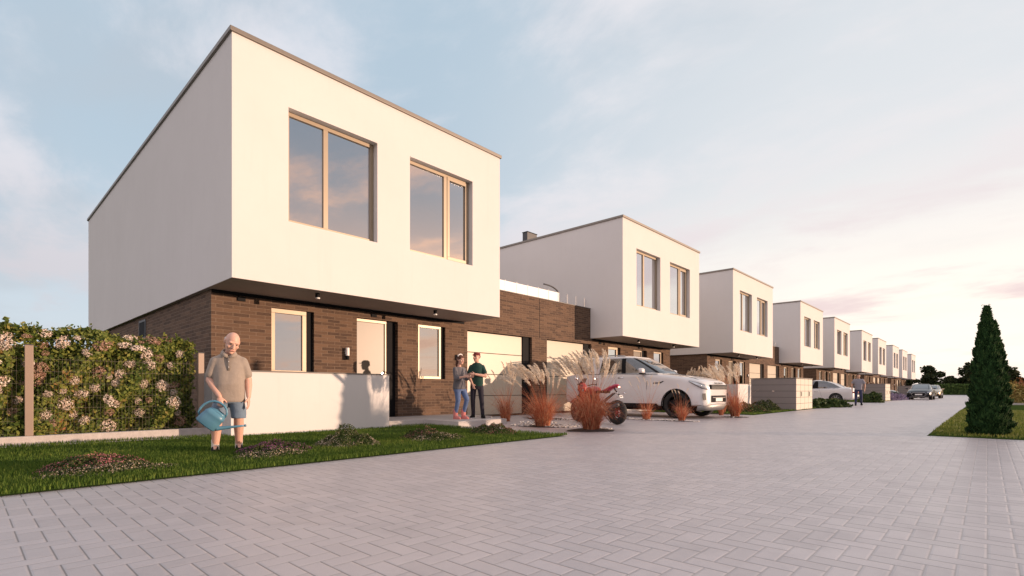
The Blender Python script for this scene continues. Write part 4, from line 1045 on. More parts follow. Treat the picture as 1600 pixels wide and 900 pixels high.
# rotated about Y so that it pours towards the man's left, its handle top in his palm
mw = man.location; ca, sa = math.cos(R(70)), math.sin(R(70))
tilt = R(41)
grip = Vector((-.110, -.205, .745))*.95                 # in the man's frame: inside the closed fingers
Rm = Matrix.Rotation(R(70), 4, 'Z') @ Matrix.Rotation(R(-8), 4, 'Z') @ Matrix.Rotation(tilt, 4, 'Y')
can.scale = (.88,)*3; top_local = Vector((-.075, 0, .390))*.88; 
gw = Matrix.Translation(mw) @ Matrix.Rotation(R(70), 4, 'Z') @ grip
can.rotation_euler = Rm.to_euler(); can.location = gw-(Rm.to_3x3() @ top_local)

# --- the young couple on the step
def girl():
    t = thing('person', 'girl in grey sweater, blue jeans and pink boots, facing the boy on the step', 'person', (-9.875, 8.67, .139), R(95))
    # local -Y is the way she faces
    b = MB(); HR = rot_of(0, 6); hc = V3(0, -.03, 1.515); head(b, hc, HR, .95)
    b.capsule((0, .02, 1.30), (0, .0, 1.44), .046, .044, 12)
    b.rings([(0,.01,.86,.150,.11,2.3),(0,.01,.98,.120,.09,2.2),(0,.0,1.15,.135,.10,2.2),(0,.01,1.27,.150,.09,2.2),(0,.015,1.33,.09,.065,2)], 20)
    sh = V3(.155, .01, 1.275); 
    for sx in (-1, 1):
        s_ = V3(sx*.160, .01, 1.27); e = V3(sx*.20, -.06, 1.03); w = V3(sx*.13, -.25, 1.07)
        arm(b, s_, e, w, (.042, .036, .036, .024)); hand(b, w+V3(0, -.01, 0), (-.1*sx, -1, .1), (-sx, 0, -.3), .9, .35, .1, thumb_side=(0, 0, 1))
    leg(b, V3(-.085, 0, .84), V3(-.09, -.03, .47), V3(-.09, .06, .10), (.080, .054, .054, .036)); leg(b, V3(.085, 0, .84), V3(.10, -.16, .50), V3(.10, -.04, .12), (.080, .054, .054, .036))
    finish(b, 'body', M['skin'], t, .009, 2)
    s = MB(); s.rings([(0,.01,.76,.185,.145,2.3),(0,.01,.88,.175,.135,2.3),(0,.01,1.02,.150,.115,2.2),(0,0,1.16,.158,.122,2.2),(0,.01,1.27,.165,.105,2.2),(0,.015,1.325,.125,.085,2)], 22)
    for sx in (-1, 1):
        s_ = V3(sx*.155, .01, 1.265); e = V3(sx*.20, -.06, 1.03); w = V3(sx*.13, -.25, 1.07); s.capsule(s_, e, .064, .058, 12); s.capsule(e, e.lerp(w, .35), .055, .052, 12)
    finish(s, 'sweater', M['sweat'], t, .011, 3)
    j = MB(); j.rings([(0,.01,.72,.160,.125,2.3),(0,.01,.82,.165,.125,2.3),(0,.01,.88,.15,.115,2.3)], 20)
    for h_, k, a in ((V3(-.085, 0, .80), V3(-.09, -.03, .47), V3(-.09, .06, .13)), (V3(.085, 0, .80), V3(.10, -.16, .50), V3(.10, -.04, .15))):
        j.capsule(h_, k, .094, .064, 14); j.capsule(k, a, .062, .050, 14)
    finish(j, 'jeans', M['jeans_light'], t, .011, 2)
    h = MB(); h.ball((0, .018, .040), (.088, .108, .095), 16, 10); h.capsule((0, .105, .02), (.0, .125, -.14), .042, .038, 12); h.capsule((0, .125, -.12), (0, .10, -.26), .040, .020, 12)
    h.capsule((-.068, .0, .02), (-.066, .045, -.10), .026, .014, 8); h.capsule((.068, .0, .02), (.066, .045, -.10), .026, .014, 8)
    h.xf(Matrix.Translation(hc) @ HR.to_4x4() @ Matrix.Scale(.95, 4)); finish(h, 'hair', M['hairbrown'], t, .009, 2)
    k = MB().tube([(-.08, .02, .075), (-.055, .01, .125), (0, .005, .142), (.055, .01, .125), (.08, .02, .075)], .013, 8); k.xf(Matrix.Translation(hc) @ HR.to_4x4()); k.build('headband', M['white'], t, smooth=True)
    face_bits(t, hc, HR, .95, brow='hairbrown')
    for x, y in ((-.09, .06), (.10, -.04)):
        o = shoe(t, (x, y), 0, M['pinkboot'], M['pinkboot'], .92, 0, name='boot', high=.03)
        MB().capsule((x, y, .09), (x, y+.0, .21), .058, .062, 12).build('boot_shaft', M['pinkboot'], o, smooth=True)
    return t
def boy():
    t = thing('person', 'boy in dark green t-shirt, black trousers and red cap, standing by the garage door', 'person', (-9.80, 9.20, .139), R(38))
    b = MB(); HR = rot_of(-28, 0); hc = V3(0, -.025, 1.60); head(b, hc, HR, .98)
    b.capsule((0, .02, 1.40), (0, .0, 1.53), .054, .050, 12)
    b.rings([(0,.01,.88,.150,.10,2.3),(0,.01,1.05,.140,.10,2.2),(0,0,1.22,.170,.11,2.2),(0,.01,1.36,.175,.10,2.2),(0,.015,1.43,.09,.065,2)], 20)
    sR, eR, wR = V3(-.195, .01, 1.37), V3(-.235, -.03, 1.10), V3(-.04, -.19, 1.13)      # forearm across
    sL, eL, wL = V3(.195, .01, 1.37), V3(.245, -.02, 1.10), V3(.13, -.14, .93)
    # one forearm across the chest, the other hanging down in front
    sR, eR, wR = V3(.172, .01, 1.365), V3(.240, -.05, 1.10), V3(-.02, -.185, 1.15)
    sL, eL, wL = V3(-.172, .01, 1.365), V3(-.205, -.08, 1.10), V3(-.09, -.17, .90)
    arm(b, sR+V3(-.02,0,-.02), eR, wR, (.040, .040, .042, .027)); arm(b, sL+V3(.02,0,-.02), eL, wL, (.040, .040, .042, .027))
    hand(b, wR, (-1, -.2, .05), (0, 1, 0), .95, .5, .1, thumb_side=(0, 0, 1)); hand(b, wL, (.35, -.1, -1), (.2, 1, 0), .95, .4, .1, thumb_side=(1, 0, 0))
    leg(b, V3(-.09, 0, .88), V3(-.10, -.03, .50), V3(-.10, .03, .10), (.082, .056, .056, .038)); leg(b, V3(.09, 0, .88), V3(.13, -.03, .50), V3(.15, .03, .10), (.082, .056, .056, .038))
    finish(b, 'body', M['skin'], t, .009, 2)
    s = MB(); s.rings([(0,.01,.84,.172,.125,2.4),(0,.01,.95,.168,.122,2.4),(0,.01,1.08,.165,.12,2.4),(0,0,1.22,.170,.122,2.3),(0,.01,1.35,.175,.110,2.2),(0,.012,1.42,.13,.088,2.0),(0,.01,1.455,.08,.07,2)], 22)
    s.capsule(sR+V3(-.022, 0, -.018), sR.lerp(eR, .62), .060, .060, 14); s.capsule(sL+V3(.022, 0, -.018), sL.lerp(eL, .62), .060, .060, 14)
    finish(s, 't_shirt', M['tee'], t, .011, 3)
    j = MB(); j.rings([(0,.01,.76,.158,.115,2.3),(0,.01,.86,.155,.112,2.3),(0,.01,.90,.15,.11,2.3)], 20)
    for h_, k, a in ((V3(-.09, 0, .84), V3(-.10, -.03, .50), V3(-.10, .03, .09)), (V3(.09, 0, .84), V3(.13, -.03, .50), V3(.15, .03, .09))):
        j.capsule(h_, k, .088, .066, 14); j.capsule(k, a, .064, .050, 14)
    finish(j, 'trousers', M['blackdenim'], t, .011, 2)
    T = Matrix.Translation(hc) @ HR.to_4x4() @ Matrix.Scale(.98, 4)
    c = MB(); c.rings([(0,.005,.045,.090,.110,2),(0,.005,.075,.090,.110,2),(0,.008,.110,.075,.092,2),(0,.01,.132,.04,.05,2)], 20)
    c.rings([(0,-.10,.046,.060,.075,2.2),(0,-.10,.056,.060,.075,2.2)], 16); c.xf(T); c.build('cap', M['redcap'], t, smooth=True)
    h = MB(); h.ball((0, .03, .012), (.086, .096, .062), 14, 9); h.xf(T); h.build('hair', M['hairdark'], t, smooth=True)
    face_bits(t, hc, HR, .98, brow='hairdark')
    shoe(t, (-.10, .03), -12, M['dark'], M['white'], 1, 0); shoe(t, (.15, .03), 22, M['dark'], M['dgrey'], 1, 0)
    return t
M['sweat'] = cloth('grey_sweater_knit', (.125, .12, .13)); M['jeans_light'] = cloth('blue_denim', (.10, .15, .28)); M['pinkboot'] = cloth('pink_suede', (.60, .22, .20))
M['tee'] = cloth('dark_green_cotton', (.018, .055, .045)); M['blackdenim'] = cloth('black_denim', (.028, .026, .036)); M['redcap'] = cloth('dark_red_cap', (.16, .03, .03))
girl(); boy()

def walker():
    t = thing('person', 'man in grey t-shirt and dark jeans walking towards the camera beside the white coupe', 'person', (-5.42, 35.0, 0), R(12))
    b = MB(); HR = rot_of(4, 10); hc = V3(0, -.03, 1.70); head(b, hc, HR, 1.02)
    b.capsule((0, .02, 1.48), (0, .0, 1.63), .062, .056, 12)
    b.rings([(0,.01,.92,.160,.11,2.3),(0,.01,1.1,.165,.12,2.2),(0,0,1.28,.195,.125,2.2),(0,.01,1.43,.20,.11,2.2),(0,.015,1.51,.11,.075,2)], 20)
    for sx, sw in ((-1, -.07), (1, .07)):
        s_ = V3(sx*.225, .01, 1.45); e = V3(sx*.31, .03+sw*.4, 1.17); w = V3(sx*.30, -.03+sw, .93)
        arm(b, s_, e, w, (.056, .047, .047, .030)); hand(b, w, (0, -.1, -1), (-sx, .2, 0), 1.05, .4, .1, thumb_side=(0, -1, 0))
    L = ((V3(-.10, 0, .93), V3(-.12, -.07, .52), V3(-.13, -.10, .11)), (V3(.10, 0, .93), V3(.13, -.08, .53), V3(.15, .10, .16)))
    for a in L: leg(b, *a, (.09, .062, .062, .042))
    finish(b, 'body', M['skin_b'], t, .011, 2)
    s = MB(); s.rings([(0,.01,.90,.180,.13,2.4),(0,.01,1.05,.182,.135,2.4),(0,0,1.25,.205,.140,2.4),(0,.01,1.42,.215,.130,2.3),(0,.012,1.50,.15,.1,2.2),(0,.01,1.54,.085,.075,2)], 22)
    for sx in (-1, 1): s.capsule((sx*.19, .01, 1.45), (sx*.272, .02, 1.29), .080, .072, 14)
    finish(s, 't_shirt', M['greytee'], t, .012, 3)
    j = MB(); j.rings([(0,.01,.82,.168,.12,2.3),(0,.01,.95,.165,.12,2.3)], 20)
    for h_, k, a in L: j.capsule(h_-V3(0, 0, .03), k, .096, .072, 14); j.capsule(k, a, .070, .056, 14)
    finish(j, 'jeans', M['darkjeans'], t, .012, 2)
    T = Matrix.Translation(hc) @ HR.to_4x4()
    h = MB(); h.ball((0, .022, .045), (.086, .100, .085), 14, 9); h.xf(T); h.build('hair', M['hairdark'], t, smooth=True); face_bits(t, hc, HR, 1.02, brow='hairdark')
    shoe(t, (-.13, -.10), -6, M['dark'], M['dgrey'], 1.05, 0); shoe(t, (.15, .10), 8, M['dark'], M['dgrey'], 1.05, .02)
    return t
M['greytee'] = cloth('grey_cotton', (.25, .24, .27)); M['darkjeans'] = cloth('dark_blue_denim', (.035, .04, .085))
walker()
# ------------------------------------------------------------------ vehicles
def paint(name, c, metal=0.0, coat=1.0, rough=.35):
    t = NT(name); n = t.noise(3, 3); t.set(color=t.mix(n, tuple(x*.97 for x in c), c), rough=rough, metal=metal, coat=coat); t.b.inputs['Coat Roughness'].default_value = .04; return t.m
M['car_white'] = paint('white_car_paint', (.68, .66, .65)); M['car_blue'] = paint('dark_blue_car_paint', (.006, .010, .016), .0, .35)
M['car_gold'] = paint('sand_car_paint', (.42, .33, .2), .3); M['car_grey'] = paint('grey_car_paint', (.10, .10, .11), .4)
M['tyre'] = plain('tyre_rubber', (.014, .014, .014), .8, 0, .2, 20, .3, 80); M['rim_dark'] = plain('dark_alloy', (.03, .03, .032), .35, .6); M['rim_silver'] = plain('silver_alloy', (.42, .42, .43), .3, .9)
M['lamp_glass'] = mat_glass('headlamp_glass', (.30, .31, .32), .35, .05); M['redlens'] = plain('red_lens', (.35, .01, .01), .15, 0, .05, coat=1)
M['plate'] = plain('number_plate', (.75, .74, .70), .4); M['satin'] = plain('satin_skid_plate', (.30, .295, .29), .5, .4)
def interp(tab, x):
    if x <= tab[0][0]: return tab[0][1:]
    for a, b in zip(tab, tab[1:]):
        if x <= b[0]:
            t = (x-a[0])/(b[0]-a[0]); t = t*t*(3-2*t) if False else t
            return tuple(p+(q-p)*t for p, q in zip(a[1:], b[1:]))
    return tab[-1][1:]
class Car:
    """length runs along local +X (nose at +X), centre line y = 0, wheels on z = 0"""
    def __init__(s, name, label, cat, loc, rz, body, st, wheels, R_w, tw, half, boxy=False):
        s.t = thing(name, label, cat, loc, rz); s.bm = body; s.st = st; s.half = half
        # st rows: x, z_bottom, z_shoulder, z_top(centre), half width at the waist
        n = 40; x0, x1 = st[0][0], st[-1][0]; xs = sorted({*[r[0] for r in st], *[x0+(x1-x0)*k/n for k in range(n+1)]})
        m = MB(); ring = None; prof = []
        for x in xs:
            zb, zs, zt, w = interp(st, x)
            h = [(0, zb), (w*.80, zb), (w*.955, zb+.05), (w*.985, zb+(zs-zb)*.30), (w, zb+(zs-zb)*.55), (w*.992, zb+(zs-zb)*.80), (w*.965, zs-.035), (w*.93, zs), (w*.80, zs+(zt-zs)*.55), (w*.45, zs+(zt-zs)*.93), (0, zt)]
            if boxy: h = [(0, zb), (w*.88, zb), (w*.985, zb+.03), (w*.998, zb+(zs-zb)*.28), (w, zb+(zs-zb)*.55), (w*.985, zb+(zs-zb)*.62), (w*.985, zs-.03), (w*.965, zs), (w*.90, zs+(zt-zs)*.60), (w*.45, zs+(zt-zs)*.95), (0, zt)]
            pts = [(x, -y, z) for y, z in h]+[(x, y, z) for y, z in reversed(h[1:-1])]
            prof.append(pts)
        k = len(prof[0]); vs = [p for r in prof for p in r]
        fs = [(i*k+j, i*k+(j+1)%k, (i+1)*k+(j+1)%k, (i+1)*k+j) for i in range(len(prof)-1) for j in range(k)]
        fs += [tuple(range(k-1, -1, -1)), tuple(range((len(prof)-1)*k, len(prof)*k))]
        m.add(vs, fs); o = m.build('body', body, s.t, smooth=True, fix=True); s.body = o
        sb = o.modifiers.new('round', 'SUBSURF'); sb.levels = 1; sb.render_levels = 1
        # wheel housings are really cut out of the body
        import bmesh
        cut = MB()
        for wx in wheels:
            for sy in (-1, 1):
                prof_c = [(R_w*1.09, half*sy*1.2), (R_w*1.09, (half-tw-.10)*sy), (0.0005, (half-tw-.10)*sy), (.0005, half*sy*1.2)]
                cut.lathe_y(prof_c, 36, (wx, 0, R_w*1.02))
        me = bpy.data.meshes.new('cut'); me.from_pydata(cut.v, [], cut.f); me.update()
        co = bpy.data.objects.new('cut', me); COL.objects.link(co); co.parent = s.t
        b2 = bmesh.new(); b2.from_mesh(me); bmesh.ops.recalc_face_normals(b2, faces=b2.faces); b2.to_mesh(me); b2.free()
        bo = o.modifiers.new('arches', 'BOOLEAN'); bo.operation = 'DIFFERENCE'; bo.object = co; bo.solver = 'EXACT'
        bpy.context.view_layer.update(); dg = bpy.context.evaluated_depsgraph_get()
        new = bpy.data.meshes.new_from_object(o.evaluated_get(dg)); o.modifiers.clear(); old = o.data; o.data = new; bpy.data.meshes.remove(old)
        new.materials.clear(); new.materials.append(body)
        bpy.data.objects.remove(co)
        for p in new.polygons: p.use_smooth = True
        es = o.modifiers.new('edges', 'EDGE_SPLIT'); es.split_angle = R(38)
        s.wheels = wheels; s.R = R_w; s.tw = tw
    def side_z(s, x, f):
        zb, zs, zt, w = interp(s.st, x); return zb+(zs-zb)*f
    def top(s, x, yf=0):
        zb, zs, zt, w = interp(s.st, x); return zt
    def wid(s, x): return interp(s.st, x)[3]
    def add_wheels(s, rim, spokes=5, arch=None):
        for wx in s.wheels:
            for sy in (-1, 1):
                y = sy*(s.half-s.tw/2-.02); r = s.R; h = s.tw/2
                m = MB(); m.lathe_y([(r*.68, -h*.92), (r*.72, -h), (r*.93, -h), (r*.99, -h*.78), (r, -h*.3), (r, h*.3), (r*.99, h*.78), (r*.93, h), (r*.72, h), (r*.68, h*.92)], 36, (wx, y, r))
                wo = thing_part('wheel', s.t); ty = m.build('tyre', M['tyre'], wo, smooth=True)
                q = MB(); yo = y+sy*h*.80
                q.lathe_y([(r*.70, -h*.9), (r*.70, h*.9), (r*.655, h*.9), (r*.655, -h*.9)], 36, (wx, y, r))
                q.lathe_y([(.0005, -.02), (r*.16, -.02), (r*.13, .02), (.0005, .02)], 20, (wx, yo, r))
                for k in range(spokes):
                    a = 2*math.pi*k/spokes+.3
                    for da in (-.13, .13):
                        p0 = (wx+r*.10*math.cos(a), yo, r+r*.10*math.sin(a)); p1 = (wx+r*.67*math.cos(a+da), yo-sy*.01, r+r*.67*math.sin(a+da)); q.tube([p0, p1], [r*.05, r*.045], 6)
                q.build('rim', rim, wo, smooth=False)
                d = MB().lathe_y([(.0005, -.01), (r*.52, -.01), (r*.52, .01), (.0005, .01)], 24, (wx, y-sy*h*.1, r)); d.build('brake_disc', M['rim_dark'], wo)
                # dark housing behind the wheel
        for wx in s.wheels:
            for sy in (-1, 1):
                l = MB(); N_ = 18; ri = s.R*1.085; y0 = (s.half-s.tw-.095)*sy; y1 = (s.half-.045)*sy
                vs = []
                for k in range(N_+1):
                    a = R(-25)+R(230)*k/N_; vs += [(wx+ri*math.cos(a), y0, s.R*1.02+ri*math.sin(a)), (wx+ri*math.cos(a), y1, s.R*1.02+ri*math.sin(a))]
                l.add(vs, [(2*k, 2*k+1, 2*k+3, 2*k+2) for k in range(N_)]); l.build('wheel_housing', M['dark'], s.t, smooth=True)
        MB().box(s.wheels[0]-.2, s.wheels[-1]+.2, -s.half*.72, s.half*.72, s.R*.55, s.R*1.5).build('underbody', M['dark'], s.t)
    def greenhouse(s, rings, pillars, roof_k=2, n=64, pw=4.2, roof_mat=None):
        """rings: (z, x_rear, x_front, half_width); glass all round, body coloured roof and pillars standing 6 mm proud"""
        def pt(r, u, off=0.0):
            z, xr, xf, w = r; cx = (xr+xf)/2; a = (xf-xr)/2+off; b = w+off; t = 2*math.pi*u
            ct, st_ = math.cos(t), math.sin(t); return (cx+a*math.copysign(abs(ct)**(2/pw), ct), b*math.copysign(abs(st_)**(2/pw), st_), z)
        m = MB(); K = len(rings); vs = [pt(r, k/n) for r in rings for k in range(n)]
        m.add(vs, [(i*n+k, i*n+(k+1)%n, (i+1)*n+(k+1)%n, (i+1)*n+k) for i in range(K-1) for k in range(n)]+[tuple(range((K-1)*n, K*n))])
        m.build('windows', M['car_glass'], s.t, smooth=False)
        # roof
        top = rings[-1]; low = rings[-2]; f = .55
        def lerp(a, b, q): return tuple(x+(y-x)*q for x, y in zip(a, b))
        rr = [lerp(low, top, f), top, (top[0]+.035, top[1]+.10, top[2]-.12, top[3]-.10), (top[0]+.048, top[1]+.35, top[2]-.40, top[3]-.35)]
        m = MB(); vs = [pt(r, k/n, .008 if i < 2 else 0) for i, r in enumerate(rr) for k in range(n)]; K = len(rr)
        m.add(vs, [(i*n+k, i*n+(k+1)%n, (i+1)*n+(k+1)%n, (i+1)*n+k) for i in range(K-1) for k in range(n)]+[tuple(range((K-1)*n, K*n))])
        m.build('roof', roof_mat or s.bm, s.t, smooth=True)
        # pillars: (u0, u1, material) on both sides; u measured from the nose round to +Y
        for u0, u1, mt in pillars:
            for mir in (1, -1):
                m = MB(); rws = rings[:-1]+[lerp(low, top, .7)]; q = 4; vs = []; nr = len(rws)
                for ri, r in enumerate(rws):
                    for k in range(q+1):
                        if isinstance(u0, tuple):       # given by its x at the foot and at the head
                            h_ = (r[0]-rws[0][0])/(rws[-1][0]-rws[0][0]); xa = u0[0]+(u0[1]-u0[0])*h_; xb = u1[0]+(u1[1]-u1[0])*h_; x = xa+(xb-xa)*k/q
                            cx = (r[1]+r[2])/2; a_ = (r[2]-r[1])/2+.007; v = max(0.0, 1-abs((x-cx)/a_)**pw)**(1/pw); p = (x, (r[3]+.007)*v, r[0])
                        else:
                            u = u0+(u1-u0)*k/q; p = pt(r, u, .007)
                        vs.append((p[0], p[1]*mir, p[2]))
                m.add(vs, [(i*(q+1)+k, i*(q+1)+k+1, (i+1)*(q+1)+k+1, (i+1)*(q+1)+k) for i in range(len(rws)-1) for k in range(q)])
                o = m.build('pillar', mt, s.t, smooth=True)
        s.pt = pt
    def strip(s, name, pts, rad, mat, n=6, flat=1.0, mirror=True, parent=None):
        for my in ((1, -1) if mirror else (1,)):
            MB().tube([(x, y*my, z) for x, y, z in pts], rad, n, flat=flat).build(name, mat, parent or s.t, smooth=True)
    def surf_y(s, x, f):
        """half width of the body side at height fraction f"""
        w = interp(s.st, x)[3]
        tab = [(0, .80), (.05, .955), (.30, .985), (.55, 1.0), (.80, .992), (.95, .965), (1, .93)]
        return w*interp(tab, f)[0]
    def seam(s, xs, f0, f1, mat):
        for my in (1, -1):
            P = []
            for k in range(9):
                f = f0+(f1-f0)*k/8; x = xs[0]+(xs[1]-xs[0])*k/8; P.append((x, my*(s.surf_y(x, f)-.004), s.side_z(x, f)))
            MB().tube(P, .006, 4).build('door_seam', mat, s.t)
def thing_part(name, parent):
    o = bpy.data.objects.new(name, None); COL.objects.link(o); o.parent = parent; return o

# --- white off-road car, nose to the street
def suv():
    L0, L1 = -2.62, 2.63    # rear, nose
    st = [(-2.80, .62, .86, .90, .90), (-2.76, .46, 1.22, 1.26, .99), (-2.68, .42, 1.38, 1.42, 1.04), (-2.3, .40, 1.44, 1.48, 1.06), (-.6, .36, 1.42, 1.50, 1.075), (.6, .36, 1.38, 1.50, 1.075), (1.0, .36, 1.33, 1.42, 1.075),
          (1.7, .37, 1.24, 1.33, 1.07), (2.02, .38, 1.17, 1.27, 1.05), (2.21, .38, 1.12, 1.22, .995), (2.32, .38, 1.07, 1.17, .92), (2.39, .40, 1.01, 1.11, .82), (2.43, .44, .93, 1.02, .66)]
    c = Car('off_road_car', 'white off-road car parked nose to the street before the second house', 'car', (-8.58, 16.10, 0), 0, M['car_white'], st, [-1.75, 1.52], .425, .27, 1.075, True)
    t = c.t; c.add_wheels(M['rim_dark'], 5)
    c.greenhouse([(1.38, -2.66, .98, .985), (1.50, -2.66, .82, .955), (1.72, -2.62, .44, .925), (1.90, -2.57, .10, .895), (2.00, -2.52, -.12, .865)],
        [(.080, .104, M['dark']), ((-.44, -.48), (-.28, -.34), M['dark']), ((-1.78, -1.60), (-1.34, -1.22), M['car_white']), (.415, .445, M['car_white'])])
    # roof rails
    c.strip('roof_rail', [(-2.3, .80, 2.03), (-2.1, .82, 2.062), (-.8, .825, 2.068), (-.4, .81, 2.035)], .018, M['satin'])
    c.strip('belt_trim', [(x, c.surf_y(x, 1)*1.045-.004, 1.425-.028*max(0, x+.4)) for x in (-2.2, -1.2, -.4, .4, .9)], .010, M['dark'])
    for xs in ((.50, .56), (-.62, -.60), (-1.55, -1.30)): c.seam(xs, .08, .97, M['dark'])
    for x in (-.42, -1.40):
        for my in (1, -1):
            h = MB().tube([(x-.10, my*(c.surf_y(x, .88)+.020), c.side_z(x, .88)), (x+.10, my*(c.surf_y(x, .88)+.020), c.side_z(x, .88))], .016, 8, flat=.6); h.build('door_handle', M['chrome'], t, smooth=True)
    # mirrors
    for my in (1, -1):
        m = MB(); m.rings([(.42, my*1.16, 1.43, .055, .10, 3), (.42, my*1.17, 1.46, .080, .12, 3.2), (.41, my*1.17, 1.55, .080, .12, 3.2), (.40, my*1.16, 1.585, .055, .10, 3)], 16)
        mo = m.build('side_mirror', M['car_white'], t, smooth=True)
        MB().box(.34, .48, min(my*1.02, my*1.22), max(my*1.02, my*1.22), 1.405, 1.43).build('mirror_arm', M['dark'], mo)
    # wing vent, sill cladding, wheel arch lips
    for my in (1, -1):
        v = MB(); y = c.surf_y(.95, .78); v.add([(.76, my*(y+.004), 1.085), (1.02, my*(y+.002), 1.095), (1.13, my*(y-.002), 1.155), (1.10, my*(y-.002), 1.17), (.99, my*(y+.002), 1.125), (.76, my*(y+.004), 1.115)], [(0,1,2,3,4,5)]); v.build('wing_vent', M['dark'], t)
        MB().box(-1.22, .90, min(my*.93, my*1.055), max(my*.93, my*1.055), .33, .46).build('sill_trim', M['dark'], t, bevel=.02)
        for wx in c.wheels:
            P = [(wx+.474*math.cos(R(a)), my*1.062, .433+.474*math.sin(R(a))) for a in range(-14, 196, 10)]
            MB().tube(P, .018, 6).build('arch_trim', M['dark'], t, smooth=True)
    # face: headlamps, grille, bumper
    for my in (1, -1):
        P = [(1.920, 1.068, 1.155), (2.030, 1.045, 1.135), (2.171, 1.00, 1.095), (2.273, .925, 1.055), (2.332, .80, 1.03), (2.355, .70, 1.025)]
        Q = [(1.920, 1.068, 1.145), (2.030, 1.062, 1.085), (2.171, 1.022, 1.000), (2.281, .945, .935), (2.352, .82, .905), (2.379, .70, .900)]
        vs = [(x+.014, my*(y+.006), z) for x, y, z in P]+[(x+.014, my*(y+.006), z) for x, y, z in Q]; k = len(P)
        m = MB().add(vs, [(i, i+1, k+i+1, k+i) for i in range(k-1)]); ho = m.build('headlight', M['lamp_glass'], t, smooth=True); s_ = ho.modifiers.new('thickness', 'SOLIDIFY'); s_.thickness = .02
        MB().tube([(x+.024, my*(y+.012), z+.002) for x, y, z in P], .010, 6).build('lamp_surround', M['dark'], ho); MB().tube([(x+.024, my*(y+.012), z-.002) for x, y, z in Q], .010, 6).build('lamp_surround', M['dark'], ho)
        for (x, y, z) in ((2.249, .93, 1.0), (2.328, .82, .97)):
            MB().ball((x+.03, my*(y+.02), z), (.022, .03, .030), 10, 8).build('projector_lens', M['chrome'], ho, smooth=True)
        sc_ = MB().add([(2.328, my*.985, .78), (2.375, my*.90, .78), (2.387, my*.885, .58), (2.340, my*.975, .58)], [(0,1,2,3)]); so = sc_.build('side_scoop', M['dgrey'], t); so.modifiers.new('thickness', 'SOLIDIFY').thickness = .02
    g = MB(); 
    yz = [(-.69, 1.02), (.69, 1.02), (.66, .90), (-.66, .90)]
    g.box(2.36, 2.458, -.66, .66, .90, 1.045); go = g.build('grille', M['dark'], t, bevel=.02)
    for z in (.925, .965, 1.005): MB().box(2.459, 2.466, -.62, .62, z-.004, z+.004).build('grille_bar', M['satin'], go)
    m = MB().box(2.328, 2.444, -.60, .60, .50, .72); mo = m.build('lower_intake', M['dark'], t, bevel=.03)
    MB().box(2.445, 2.458, -.50, .50, .645, .66).build('intake_bar', M['satin'], mo)
    MB().box(2.446, 2.455, -.27, .27, .53, .635).build('number_plate', M['plate'], t, bevel=.004)
    m = MB(); m.add([(2.171, -.98, .40), (2.422, -.62, .44), (2.450, 0, .46), (2.422, .62, .44), (2.171, .98, .40), (2.124, -.95, .27), (2.328, -.60, .27), (2.359, 0, .27), (2.328, .60, .27), (2.124, .95, .27)],
          [(0,1,6,5),(1,2,7,6),(2,3,8,7),(3,4,9,8)]); so = m.build('skid_plate', M['satin'], t, smooth=True); so.modifiers.new('thickness', 'SOLIDIFY').thickness = .03
    # bonnet seam and lettering
    c.strip('bonnet_seam', [(1.02, .93, 1.395), (1.7, .90, 1.325), (2.014, .86, 1.245), (2.218, .78, 1.165)], .006, M['dark'])
    cu = bpy.data.curves.new('lettering', 'FONT'); cu.body = 'DISCOVERY'; cu.size = .085; cu.extrude = .003; cu.align_x = 'CENTER'; cu.space_character = 1.6
    tx = bpy.data.objects.new('lettering', cu); COL.objects.link(tx)
    bpy.context.view_layer.update(); me = bpy.data.meshes.new_from_object(tx.evaluated_get(bpy.context.evaluated_depsgraph_get())); bpy.data.objects.remove(tx)
    lo = bpy.data.objects.new('bonnet_lettering', me); COL.objects.link(lo); me.materials.clear(); me.materials.append(M['dark']); lo.parent = t; lo.rotation_euler = (R(62), 0, R(90)); lo.location = (2.445, 0, 1.062)
    for my in (1, -1): MB().box(-2.454, -2.375, min(my*.80, my*.98), max(my*.80, my*.98), 1.05, 1.32).build('tail_light', M['redlens'], t, bevel=.02)
    return t
suv()

